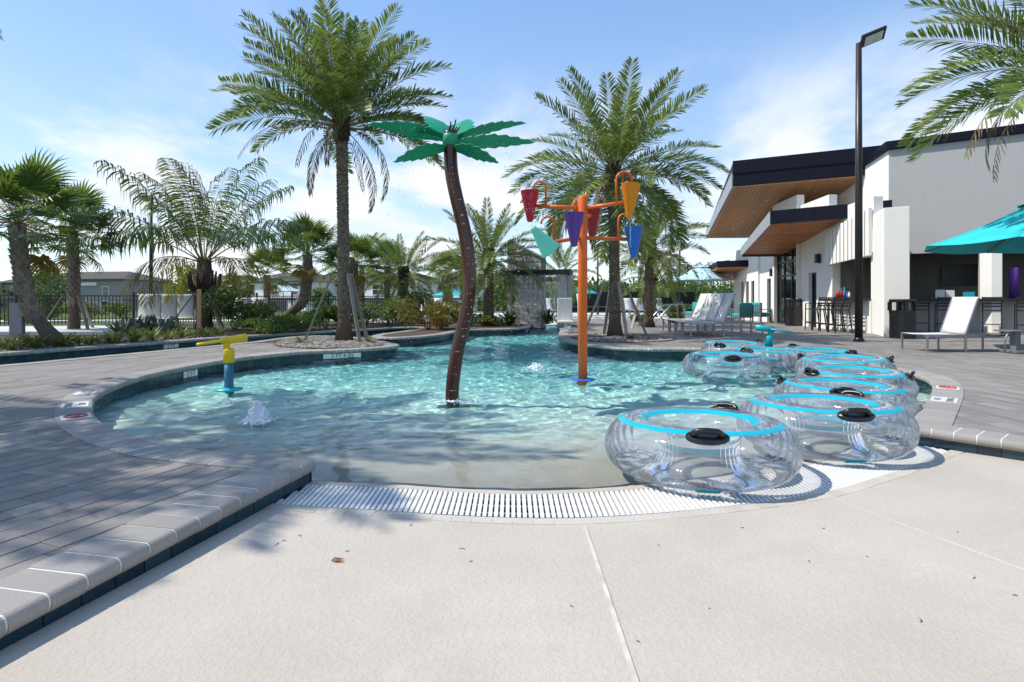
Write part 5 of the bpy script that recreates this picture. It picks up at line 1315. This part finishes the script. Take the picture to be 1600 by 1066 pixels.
# block roof: thin navy edge
def slab(q, th, name, mat, parent=None):
    m = MB(); m.solid([Vector(p)+Vector((0,0,th)) for p in q], th); return Bp(m, name, mat, 0, parent)
A = c0-U2*.08+NU*.12; B_ = upt(9,.12); Cc = B_+V2*6; Dd = c0+V2*5.5-U2*.08
m = MB(); m.add([(A.x,A.y,6.42),(B_.x,B_.y,6.42),(Cc.x,Cc.y,5.6),(Dd.x,Dd.y,5.67),(A.x,A.y,6.70),(B_.x,B_.y,6.70),(Cc.x,Cc.y,5.95),(Dd.x,Dd.y,5.80)], [(3,2,1,0),(4,5,6,7),(0,1,5,4),(1,2,6,5),(2,3,7,6),(3,0,4,7)]); Bp(m, 'block_roof', 'navy')
# main roof with the big wood soffit
A, B_, Cc, Dd = Vector((9.35,24.4,5.84)), Vector((14.3,21.75,5.84)), Vector((17,30,4.3)), Vector((10.8,32,4.48))
m = MB(); up = [A+Vector((.02,.01,1.05)), B_+Vector((0,0,1.05)), Cc+Vector((0,0,1.0)), Dd+Vector((0,0,.36))]
m.add([*(p+Vector((0,0,.02)) for p in (A,B_,Cc,Dd)), *up], [(3,2,1,0),(4,5,6,7),(0,1,5,4),(1,2,6,5),(2,3,7,6),(3,0,4,7)]); mr = Bp(m, 'main_roof', 'navy')
m = MB(); o_ = Vector((-.035,0,0)); m.add([A+o_+Vector((0,0,-.02)), Dd+o_+Vector((0,0,-.02)), Dd+o_+Vector((0,0,.40)), A+o_+Vector((0,0,.62)), A+Vector((.1,0,-.02)), Dd+Vector((.1,0,-.02)), Dd+Vector((.1,0,.40)), A+Vector((.1,0,.62))], [(1,0,3,2),(4,5,6,7),(0,4,7,3),(5,1,2,6),(0,1,5,4)]); o = Bp(m, 'side_fascia', 'fascia_grey'); o.parent = mr
m = MB(); o_ = (B_-A).cross(Vector((0,0,1))).normalized()*.03; m.add([A+o_+Vector((0,0,.55)), B_+o_+Vector((0,0,.55)), B_+o_+Vector((0,0,1.09)), A+o_+Vector((0,0,1.09)), A+Vector((0,0,.55)), B_+Vector((0,0,.55)), A+Vector((0,0,1.09)), B_+Vector((0,0,1.09))], [(0,1,2,3),(4,5,1,0),(3,2,7,6),(4,0,3,6)]); o = Bp(m, 'front_fascia_cap', 'navy'); o.parent = mr
NB = 34
for k in range(NB):       # soffit boards, laid from the front edge to the back
    t0, t1 = k/NB+.0012, (k+1)/NB-.0012; q = [A.lerp(B_,t0), A.lerp(B_,t1), Dd.lerp(Cc,t1), Dd.lerp(Cc,t0)]; z = Vector((0,0,-.002)); w = Vector((0,0,-.016))
    m = MB(); m.add([p+z for p in q]+[p+w for p in q], [(0,1,2,3),(7,6,5,4),(0,4,5,1),(1,5,6,2),(2,6,7,3),(3,7,4,0)]); o = Bp(m, 'soffit_board', 'soffit'); o.parent = mr
M['lamp_white'] = plain('downlight_white', (.7,.7,.68), .5)
for a, b in ((.30,.25),(.25,.45),(.22,.62),(.18,.78),(.45,.3),(.42,.55)):
    p = A.lerp(B_,a).lerp(Dd.lerp(Cc,a),b); m = MB(); m.lathe([(0,-.02),(.09,-.02),(.10,0),(.10,.02)], 16, p+Vector((0,0,-.012))); o = Bp(m, 'downlight', 'lamp_white'); o.parent = mr
# lower canopy with wood slats beneath
A, B_, Cc, Dd = Vector((9.54,21.2,3.84)), Vector((12.45,18.86,3.84)), Vector((12.6,25.4,3.0)), Vector((10.36,26.0,3.02))
m = MB(); h1, h2 = Vector((0,0,.48)), Vector((0,0,.36)); lift = Vector((0,0,.13)); q = [A,B_,Cc,Dd]; m.add([p+lift for p in q]+[A+h1,B_+h1,Cc+h2,Dd+h2], [(3,2,1,0),(4,5,6,7),(0,1,5,4),(1,2,6,5),(2,3,7,6),(3,0,4,7)]); lc = Bp(m, 'canopy_roof', 'navy')
m = MB(); o_ = (B_-A).cross(Vector((0,0,1))).normalized()*.04; m.add([A+o_, B_+o_, B_+o_+h1*1.03, A+o_+h1*1.03, A, B_, B_+h1*1.03, A+h1*1.03], [(0,1,2,3),(5,4,7,6),(0,4,5,1),(3,2,6,7),(4,0,3,7),(1,5,6,2)]); o = Bp(m, 'front_fascia', 'navy'); o.parent = lc
m = MB(); o_ = Vector((-.04,0,0)); m.add([A+o_, Dd+o_, Dd+o_+h2*1.03, A+o_+h1*1.03, A, Dd, Dd+h2*1.03, A+h1*1.03], [(1,0,3,2),(4,5,6,7),(0,1,5,4),(3,7,6,2)]); o = Bp(m, 'side_fascia', 'fascia_grey'); o.parent = lc
NS = 18
for k in range(NS):
    t0, t1 = (k+.06)/NS, (k+.74)/NS; q = [A.lerp(Dd,t0), B_.lerp(Cc,t0), B_.lerp(Cc,t1), A.lerp(Dd,t1)]; z = Vector((0,0,.10)); w = Vector((0,0,.04))
    m = MB(); m.add([p+z for p in q]+[p+w for p in q], [(0,1,2,3),(7,6,5,4),(0,4,5,1),(1,5,6,2),(2,6,7,3),(3,7,4,0)]); o = Bp(m, 'canopy_slat', 'slat_wood'); o.parent = lc
m = MB(); m.bar(Dd+Vector((0,-.05,.05)), Cc+Vector((0,-.05,.05)), .12, .16); o = Bp(m, 'rear_beam', 'bronze_metal'); o.parent = lc
# small far canopy
A, B_, Cc, Dd = Vector((10.9,30.6,2.72)), Vector((12.5,29.5,2.72)), Vector((13.5,34.5,2.3)), Vector((11.3,35.0,2.3))
m = MB(); m.add([p+Vector((0,0,.05)) for p in (A,B_,Cc,Dd)]+[p+Vector((0,0,.38)) for p in (A,B_,Cc,Dd)], [(3,2,1,0),(4,5,6,7),(0,1,5,4),(1,2,6,5),(2,3,7,6),(3,0,4,7)]); fc_ = Bp(m, 'far_canopy_roof', 'navy')
for k in range(8):
    t0, t1 = (k+.04)/8, (k+.9)/8; q = [A.lerp(Dd,t0), B_.lerp(Cc,t0), B_.lerp(Cc,t1), A.lerp(Dd,t1)]; m = MB(); m.add([p+Vector((0,0,.04)) for p in q]+[p for p in q], [(0,1,2,3),(7,6,5,4),(0,4,5,1),(1,5,6,2),(2,6,7,3),(3,7,4,0)]); o = Bp(m, 'canopy_slat', 'slat_wood'); o.parent = fc_
# inside of the bar
M['room'] = plain('bar_interior', (.30,.285,.27), .9)
m = MB(); a, b = upt(-.6,-3.2), upt(9,-3.2); m.add([(a.x,a.y,0),(b.x,b.y,0),(b.x,b.y,3.0),(a.x,a.y,3.0)], [(0,1,2,3)]); a2, b2 = upt(-.6,-.34), upt(9,-.34); m.add([(a.x,a.y,2.95),(b.x,b.y,2.95),(b2.x,b2.y,2.95),(a2.x,a2.y,2.95)], [(0,1,2,3)]); m.add([(b.x,b.y,0),(b2.x,b2.y,0),(b2.x,b2.y,3),(b.x,b.y,3)], [(0,1,2,3)])
m.add([(a.x,a.y,0),(a2.x,a2.y,0),(a2.x,a2.y,3),(a.x,a.y,3)], [(0,1,2,3)]); p1, p2 = fpt(.9,-.5), fpt(3,-1.9); m.add([(p1.x,p1.y,0),(p2.x,p2.y,0),(p2.x,p2.y,3),(p1.x,p1.y,3)], [(0,1,2,3)]); p3, p4 = fpt(0,-.3), fpt(3,-.3); m.add([(p1.x,p1.y,2.6),(p2.x,p2.y,2.6),(p4.x,p4.y,2.6),(p3.x,p3.y,2.6)], [(0,1,2,3)]); m.add([(p2.x,p2.y,0),(p4.x,p4.y,0),(p4.x,p4.y,3),(p2.x,p2.y,3)], [(0,1,2,3)])
Bp(m, 'bar_interior_wall', 'room')
tv = MB(); tv.bar(upt(1.0,-3.1,2.0), upt(2.6,-3.1,2.0), .06, .8); tvo = tv.build('wall_screen', M['black_plastic'], None); tag(tvo, 'black screen on the back wall of the bar', 'screen')
# things on the counters
def bottle(p, c, h, lab, r=.035):
    m = MB(); m.lathe([(0,0),(r,0),(r,h*.62),(r*.45,h*.78),(r*.42,h*.97),(0,h)], 12); o = m.build('bottle', M[c], None, True, loc=p); tag(o, lab, 'bottle')
for k, (s, c, h) in enumerate(((2.3,'red',.26),(2.12,'dark_red',.30),(1.95,'red',.36),(1.75,'turquoise',.40),(1.55,'purple',.26),(1.42,'white_plastic',.24))):
    bottle(fpt(s,.05,1.10), c, h, f'{["small red","dark red","tall red","tall turquoise","purple","white"][k]} bottle on the side bar counter', .045)
for k, (t, w, h, c, lab) in enumerate(((.85,.26,.30,'white_plastic','white printed carton on the bar counter'),(1.12,.24,.28,'mark_white','white carton with a logo beside the first carton'),(1.62,.30,.22,'turquoise','teal menu box on the bar counter'),(1.40,.30,.05,'mark_white','low white tray on the bar counter'))):
    m = MB(); m.box((0,0,h/2), (w,.18,h)); o = m.build('carton', M[c], None, bev=.004, loc=upt(t,.08,1.106), rz=math.atan2(U2.y,U2.x)); tag(o, lab, 'box')
m = MB(); m.lathe([(0,0),(.13,0),(.13,.95),(.11,1.0),(0,1.0)], 16); o = m.build('purple_cooler', M['purple'], None, True, loc=upt(2.78,-.05,1.106)); tag(o, 'tall purple drinks tower on the counter in the second bar opening', 'dispenser')
# stools at the two bars
S0.location = upt(.30,.85); S0.rotation_euler = (0,0,math.atan2(U2.y,U2.x)+PI); tag(S0, 'black slatted bar stool next to the litter bin at the front bar', 'bar stool')
def set_stool(p, rz, lab, g=None): dup(S0, p, rz, lab, g)
ra = math.atan2(U2.y,U2.x)+PI
set_stool(upt(.95,.85), ra+.1, 'black bar stool second from the litter bin at the front bar'); set_stool(upt(2.15,.85), ra-.1, 'black bar stool behind the single lounger at the front bar'); set_stool(upt(2.95,.85), ra, 'black bar stool below the purple drinks tower')
rs_ = math.atan2(-V2.y,-V2.x)+PI
for k, s in enumerate((.55,1.15,1.75,2.35)):
    set_stool(fpt(s,.78), math.atan2(V2.y,V2.x)+PI+.06*(k % 2), ['black bar stool at the side bar next to the fin wall','black bar stool at the side bar, second from the fin wall','black bar stool at the side bar, third from the fin wall','black bar stool at the side bar closest to the door'][k])
# tall lamps
def lamp(loc, h, r, label, head=True, az=0):
    p = thing('lamp_post', label, 'lamp post', loc, az); m = MB(); m.tube([(0,0,0),(0,0,h*.52),(0,0,h)], [r,r*.92,r*.72], 16); m.build('pole', M['bronze_metal'], p, True)
    if head:
        m = MB(); m.box((.32,-.02,h+.12), (.60,.42,.06), mat=Matrix.Rotation(-.34,3,'Y')@Matrix.Rotation(-.42,3,'X')); hd = m.build('lamp_head', M['bronze_metal'], p, bev=.012); m = MB(); m.box((.34,-.02,h+.085), (.44,.30,.012), mat=Matrix.Rotation(-.34,3,'Y')@Matrix.Rotation(-.42,3,'X')); m.build('lens', M['lamp_white'], hd)
        m = MB(); m.bar((0,0,h-.02),(.08,0,h+.03),.06,.06); m.build('bracket', M['bronze_metal'], p)
    m = MB(); m.lathe([(0,0),(r*1.35,0),(r*1.35,.05),(r,.09)], 20); m.build('base_cover', M['bronze_metal'], p, True); return p
lamp((9.03,15.0,0), 7.75, .095, 'tall dark bronze lamp post standing on the paving before the bar', True, -.25)
q = Vector(((236-800)/900*24,24,0)); lamp(q, 5.2, .075, 'black lamp post behind the fence loungers and queen palm', True, 2.8)
q = Vector(((1062-800)/900*40,40,0)); lamp(q, 4.5, .085, 'dark lamp post behind the leaf-patterned parasol'); q = Vector(((934-800)/900*40,40,0)); lamp(q, 4.8, .07, 'dark lamp post between the orange post and palm trunk')
# ------------------------------------------------------------------ waterfall wall
def m_stone():
    t = NT('ledge_stone'); r = t.rand(); co = t.coord('World'); n = t.noise(co, 10, 5, .7); c = t.ramp(r, [(0,(.26,.25,.235)),(.4,(.42,.40,.37)),(.75,(.54,.52,.48)),(1,(.66,.63,.58))]); t.col(t.mix(t.rng(n,.3,.7,0,.35), c, (.26,.25,.235))).set(rough=.85); t.bump(n, .6, .02); return t.m
M['ledge'] = m_stone()
wf = thing('waterfall_wall', 'stone-faced waterfall wall with a slanted top and black spill beam', 'water feature', (-.2,26,0), -.42); d_ = 26
m = MB(); m.add([(0,0,-.8),(1.62,0,-.8),(1.62,0,2.95),(0,0,3.75),(0,.6,-.8),(1.62,.6,-.8),(1.62,.6,2.95),(0,.6,3.75)], [(0,1,2,3),(5,4,7,6),(3,2,6,7),(4,0,3,7),(1,5,6,2)]); M['stone_core'] = plain('stone_core', (.22,.21,.19), .9); m.build('core', M['stone_core'], wf)
rs = random.Random(8); z = -.2; st_m = MB(); cnt = 0
while z < 3.7:
    h = rs.choice((.07,.09,.12)); x = 0.0
    while x < 1.62:
        w = min(rs.uniform(.16,.42), 1.63-x); zl = 3.75-.8*(x+w)/1.62
        if z+h < zl and w > .04:
            o_ = rs.uniform(.02,.055); st_m.add([(x+.004,-o_,z),(x+w-.004,-o_,z),(x+w-.004,-o_,z+h-.006),(x+.004,-o_,z+h-.006),(x+.004,.01,z),(x+w-.004,.01,z),(x+w-.004,.01,z+h-.006),(x+.004,.01,z+h-.006)], [(0,1,2,3),(3,2,6,7),(1,5,6,2),(4,0,3,7),(4,5,1,0)])
        x += w
    z += h
stuff(st_m.build('facing_stones', M['ledge'], wf))
m = MB(); m.bar((-.22,-.22,2.24),(3.1,-.22,2.24),.42,.24); m.build('spill_beam', M['black_metal'], wf, bev=.01)
m = MB(); m.box((2.65,.2,.7),(.5,.55,3.0)); m.build('side_pier', M['grey_stucco'], wf); m = MB(); m.bar((1.55,-.0,1.95),(2.5,-.0,1.95),.3,.2); m.build('lower_beam', M['black_metal'], wf)
def m_sheet():
    t = NT('falling_water'); t.n.remove(t.bsdf); co = t.coord('Object', (14,1,1.2)); n = t.noise(co, 4, 5, .7); tr = t.node('ShaderNodeBsdfTransparent'); gl = t.node('ShaderNodeBsdfDiffuse'); gl.inputs[0].default_value = (.75,.8,.82,1); gs = t.node('ShaderNodeBsdfGlossy'); gs.inputs['Roughness'].default_value = .15
    m1 = t.node('ShaderNodeMixShader'); m1.inputs[0].default_value = .3; t.link(gl.outputs[0], m1.inputs[1]); t.link(gs.outputs[0], m1.inputs[2]); ms = t.node('ShaderNodeMixShader'); t.link(t.rng(n,.42,.68,.05,.65), ms.inputs[0]); t.link(tr.outputs[0], ms.inputs[1]); t.link(m1.outputs[0], ms.inputs[2]); t.link(ms.outputs[0], t.out.inputs[0]); return t.m
M['sheet'] = m_sheet(); m = MB(); rs2 = np.random.RandomState(3)
vs = [(.55+2.4*i/40, -.44-.05*math.sin(i*1.7)-.10*(j/8), 2.15-2.3*j/8) for j in range(9) for i in range(41)]; m.add(vs, [(j*41+i, j*41+i+1, (j+1)*41+i+1, (j+1)*41+i) for j in range(8) for i in range(40)]); m.build('water_curtain', M['sheet'], wf, True)

# ------------------------------------------------------------------ picket fence, pale slab, far fence
fp = thing('picket_fence', 'black metal picket fence behind the left planting', 'fence', (-21,21.6,0)); a0 = Vector((-21,21.6,0)); run = [Vector((-21,21.6,0)), Vector((-15.5,23.6,0)), Vector((-10.5,27.5,0)), Vector((-5.8,29.2,0))]
pk = MB(); pk.box((0,0,.66), (.022,.022,1.22)); pkm = pk.mesh('pickets', M['black_metal'])
for a, b in zip(run, run[1:]):
    n = max(1, round((b-a).length/1.8)); d = (b-a).normalized()
    for k in range(n):
        p, q = a.lerp(b, k/n)-a0, a.lerp(b, (k+1)/n)-a0; m = MB(); m.box((p.x,p.y,.68),(.065,.065,1.40)); m.build('post', M['black_metal'], fp)
        m = MB(); nn = 16
        for j in range(1, nn): c = p.lerp(q, j/nn); m.box((c.x,c.y,.66),(.022,.022,1.14))
        stuff(m.build('pickets', M['black_metal'], fp))
        for z in (.20,1.05,1.22): m = MB(); m.bar(p+Vector((0,0,z)), q+Vector((0,0,z)), .03, .035); m.build('rail', M['black_metal'], fp)
q0 = at(0,521); m = MB(); c1, c2 = at(0,519.5,.09), at(188,518.5,.09); m.prism([(-18.6,16.8),(c1.x,c1.y),(c2.x+.3,c2.y-.2),(-14.2,21.2),(-20,20.2)], 0, .12); o = m.build('pale_slab', M['pale_concrete'], None, bev=.015); tag(o, 'low pale concrete slab behind the leaning fan palm', 'slab')
M['screen'] = plain('dark_screen', (.012,.014,.013), .9)
ff = thing('screen_fence', 'long dark screened fence along the edge of the wood', 'fence', (1.5,46,0))
for k in range(7): m = MB(); m.box((1.9*k*1.15,0,.95),(.07,.07,1.95)); m.build('post', M['black_metal'], ff)
for k in range(6): m = MB(); m.box((1.9*1.15*(k+.5),.0,.85),(2.08,.02,1.6)); m.build('screen_panel', M['screen'], ff)
for k in range(6): m = MB(); m.box((1.9*1.15*(k+.5),-.03,.45),(2.1,.03,.04)); m.build('rail', M['grey_metal'], ff)
es = thing('exit_sign', 'small dark sign reading EXIT on the far screened fence', 'sign', ((1061-800)/900*45.9,45.88,CAMZ-(474-HOR)*45.9/900)); m = MB(); m.box((0,0,0),(.75,.02,.28)); m.build('sign_board', M['screen'], es); o = place('lettering', text_mesh('EXIT', .30, M['mark_white']), es, (0,-.014,0)); o.rotation_euler = (PI/2,0,0)

# ------------------------------------------------------------------ houses
M['roof_shingle'] = plain('roof_shingle', (.075,.065,.058), .95, var=.25, scale=5); M['house_grey'] = plain('house_grey', (.27,.265,.26), .9, var=.06); M['house_white'] = plain('house_white', (.80,.80,.79), .9, var=.05); M['trim'] = plain('white_trim', (.72,.72,.72), .7); M['charcoal'] = plain('charcoal_panel', (.045,.045,.05), .7)
def house(loc, w, dpt, eave, roofh, wallmat, label, wins, rz=0, extra=None):
    p = thing('house', label, 'house', loc, rz); m = MB(); m.box((0,dpt/2,eave/2),(w,dpt,eave)); m.build('wall', M[wallmat], p)
    m = MB(); o = .45; a, b, c, d = (-w/2-o,-o,eave),(w/2+o,-o,eave),(w/2+o,dpt+o,eave),(-w/2-o,dpt+o,eave); r = min(w,dpt)/2; e, f = (-w/2+r*.8,dpt/2,eave+roofh),(w/2-r*.8,dpt/2,eave+roofh)
    m.add([a,b,c,d,e,f], [(0,1,5,4),(1,2,5),(2,3,4,5),(3,0,4),(3,2,1,0)]); rf = m.build('roof', M['roof_shingle'], p); m = MB(); m.box((0,-o,eave+.0),(w+2*o+.04,.08,.22)); m.build('gutter', M['charcoal'], rf)
    for x, z, ww, hh in wins:
        m = MB(); m.box((x,-.03,z),(ww+.24,.10,hh+.24)); fo = m.build('window', M['trim'], p); m = MB(); m.box((x,-.085,z),(ww,.02,hh)); m.build('pane', M['dark_glass'], fo); m = MB(); m.box((x,-.1,z),(ww,.02,.07)); m.build('glazing_bar', M['trim'], fo)
    if extra:
        for x0, x1, z0, z1, mt, nm in extra: m = MB(); m.box(((x0+x1)/2,-.12,(z0+z1)/2),(x1-x0,.3,z1-z0)); m.build(nm, M[mt], p)
    return p
D = 105; sx = lambda px: (px-800)/900*D; wz = -1.72
house((sx(112),D,wz), 22.5, 11, 6.3, 1.7, 'house_grey', 'grey two-storey house with a brown hipped roof behind the picket fence', [(7.4,4.2,1.2,1.5),(-3,4.3,1.2,1.5),(7.4,1.6,1.3,1.6),(-6,1.6,1.3,1.6),(2.5,1.6,1.6,1.6)], -.2, [(2.3,5.6,5.2,5.75,'trim','vent_panel')])
specs = [(425,17.5,'white townhouse partly behind the pale patterned parasol'),(505,9,'narrow white townhouse seen right of the leaning fan palm'),(590,17,'white townhouse with a dark garage wing behind the tall palm trunk'),(692,13,'white townhouse with gabled entry behind the splash palm'),(765,14,'white townhouse right of the splash palm trunk')]
for k, (px, w, lab) in enumerate(specs):
    wins = [(-w*.32,4.5,1.6,1.8),(w*.02,4.5,2.8,1.8),(w*.34,4.5,1.6,1.8),(-w*.3,1.7,1.3,1.9),(w*.38,1.7,1.0,2.0)]
    house((sx(px),D+3*(k % 2),wz), w, 11, 5.9+.25*(k % 2), 1.9, 'house_white', lab, wins, -.5, [(-.2*w,.22*w,0,2.5,'charcoal','garage_door'),(-w*.5,w*.5,2.75,3.0,'charcoal','belt_trim'),(w*.18,w*.5,5.2,5.5,'charcoal','belt_trim')])
for k, (px, w, lab) in enumerate(((300,14,'distant white house behind the yellowish trees'),(-40,14,'grey house at the far left edge behind the fan palms'))):
    house((sx(px),D+12,wz), w, 10, 6.0, 1.8, 'house_white' if k == 0 else 'house_grey', lab, [(-3,4.5,1.3,1.5),(3,4.5,1.3,1.5),(0,1.6,1.3,1.6)])
# ------------------------------------------------------------------ trees of the background
M['tree'] = m_foliage('tree_leaf', [(0,(.025,.06,.016)),(.4,(.055,.115,.028)),(.75,(.10,.17,.04)),(1,(.18,.23,.07))]); M['tree_y'] = m_foliage('yellow_tree_leaf', YGREEN); M['pine'] = m_foliage('pine_needles', [(0,(.012,.03,.014)),(.5,(.03,.06,.025)),(1,(.06,.095,.04))])
M['bark'] = m_trunk('bark', (.07,.055,.045), (.18,.15,.12), 8)
def tree(loc, h, r, label, mat, seed, n=1600, l=.16, name='young_tree', crown0=.3, group=None, cat='tree'):
    rs = random.Random(seed); p = thing(name, label, cat, loc, 0, group); m = MB(); m.tube([(0,0,-.05),(.03,0,h*.3),(-.04,.02,h*.6),(0,0,h*.92)], [h*.022,h*.017,h*.011,.01], 8); m.build('trunk', M['bark'], p, True)
    blobs = []; lm = MB()
    for k in range(13):
        f = crown0+(1-crown0)*(k+.5)/13; a = k*2.4+rs.uniform(-.4,.4); d = r*(.25+.75*math.sin(PI*min(.95,max(.12,(f-crown0)/(1-crown0)))))*rs.uniform(.45,.85); c = (math.cos(a)*d, math.sin(a)*d, h*f); s = r*rs.uniform(.26,.42); blobs.append((*c, s, s, s*.8)); lm.tube([(0,0,h*(f-.16)),(c[0]*.5,c[1]*.5,h*(f-.06)),c], [h*.008,h*.005,.006], 5)
    lm.build('limbs', M['bark'], p); place('crown', leafcloud(n, blobs, l, l*.32, seed, M[mat]), p); return p
tree(at(78,499.5), 2.6, 1.3, 'young leafy tree between the two fan palms before the grey house', 'tree', 201, 1800, .17)
tree((-20,36,0), 2.9, 1.5, 'yellow green tree behind the black lamp post', 'tree_y', 202, 1800, .2); tree((-18.2,38,0), 2.5, 1.4, 'yellow green tree next to the queen palm trunk', 'tree_y', 203, 1600, .2); tree((-22.5,40,0), 2.3, 1.2, 'dark slim tree by the end of the grey house', 'tree', 204, 1300, .2)
tree((-13.2,40,0), 1.6, 1.1, 'small round tree before the townhouse garages', 'tree', 205, 900, .2)
# the wood beyond the far fence: one mass, built of many crowns
rs = random.Random(12); blobs = []; wm = MB()
for k in range(150):
    x = rs.uniform(-2,34); y = rs.uniform(62,76); hh = rs.uniform(2.2,4.3)*(1 if x < 30 else .9); blobs.append((x, y, hh*.5-.8, rs.uniform(1.3,2.4), rs.uniform(1.3,2.2), hh*.55)); wm.tube([(x,y,-1.7),(x,y,hh*.5)], [.14,.07], 5)
wood = thing('woodland', 'dense green wood beyond the far dark fence', 'woodland', (0,0,0)); place('foliage_mass', leafcloud(34000, blobs, .42, .15, 5, M['tree']), wood); o = wm.build('trunks', M['bark'], wood); stuff(o)
wood['kind'] = 'stuff'
rs = random.Random(3); blobs = [(x, rs.uniform(112,122), rs.uniform(-.5,1.2), rs.uniform(2,4.5), 3, rs.uniform(2,3.6)) for x in np.linspace(-135,20,60)]
fw = thing('tree_line', 'far low tree line behind the houses', 'woodland'); place('foliage_mass', leafcloud(12000, blobs, .8, .3, 6, M['tree']), fw); fw['kind'] = 'stuff'
def pine(loc, h, label, seed):
    rs = random.Random(seed); p = thing('pine_tree', label, 'tree', loc); m = MB(); m.tube([(0,0,-1),(.1,0,h*.5),(0,0,h)], [.16,.11,.03], 8); m.build('trunk', M['bark'], p, True); blobs = []; lm = MB()
    for k in range(10): f = .62+.37*k/10; a = k*2.4; d = rs.uniform(.3,1.3)*(1.15-f); c = (math.cos(a)*d*2.2, math.sin(a)*d*2.2, h*f+.2); blobs.append((*c, .55,.55,.35)); lm.tube([(0,0,h*f-.2),c], [.04,.015], 5)
    lm.build('limbs', M['bark'], p); place('crown', leafcloud(700, blobs, .32, .05, seed, M['pine']), p)
for k, (px, dd, top, lab) in enumerate(((1074,78,414,'sparse pine rising above the wood behind the lamp post'),(1098,80,413,'sparse pine above the leaf-patterned parasol'),(1114,82,411,'sparse pine beside the far canopy'),(1142,84,408,'sparse pine just above the far canopy roof'))):
    pine(((px-800)/900*dd, dd, -1.7), CAMZ-(top-HOR)*dd/900+1.7, lab, 300+k)
hedge = [( (px-800)/900*43, 43.0) for px in range(1035,1140,12)]
for k, (x, y) in enumerate(hedge): shrub((x,y,0), .6, .75, 'clipped low shrub in the row before the dark screened fence', 'shrub', 400+k, 350, .14, .05, 'shrub row before the screened fence')
for k, (px, py) in enumerate(((1050,505),(1000,508))): shrub(at(px,py), .55, .55, ['dark low shrub by the handrails','dark low shrub at the short date palm foot'][k], 'shrub_d', 420+k, 600, .12, .035)
# ------------------------------------------------------------------ litter on the beach concrete
M['leaf_litter'] = plain('dry_leaf', (.36,.15,.05), .9, var=.3)
rs = random.Random(6)
dl = MB()
for k in range(9):
    a = rs.uniform(-.4,.9); l = rs.uniform(.02,.05); x, y = rs.uniform(-.02,.02), rs.uniform(-.012,.012); dl.tube([(x,y,.003),(x+math.cos(a)*l*.5,y+math.sin(a)*l*.5,.012),(x+math.cos(a)*l,y+math.sin(a)*l,.004)], [.002,.003,.001], 4)
q = at(521,879,-.142); o = dl.build('dry_flower', M['leaf_litter'], None, loc=(q.x,q.y,bz(q.x,q.y))); tag(o, 'orange brown dry flower cluster lying on the beach concrete', 'litter')
for k, (px, py) in enumerate(((430,852),(447,845),(470,838),(727,858),(733,878),(895,952),(1030,852),(1163,824),(1285,826),(1497,834),(1356,872),(1438,978),(1575,700),(1110,955),(640,820),(1000,1010),(1265,880),(1520,908),(540,862),(1590,937))):
    q = at(px,py,-.14); a = rs.uniform(0,3.1); l = rs.uniform(.008,.035); m = MB(); m.tube([(0,0,.002),(math.cos(a)*l*.5,math.sin(a)*l*.5,.004),(math.cos(a+.4)*l,math.sin(a+.4)*l,.002)], [.0015,.002,.001], 4); o = m.build('twig', M['twig'], None, loc=(q.x,q.y,bz(q.x,q.y))); tag(o, 'tiny dark twig lying on the beach concrete', 'litter', 'twigs on the beach concrete')
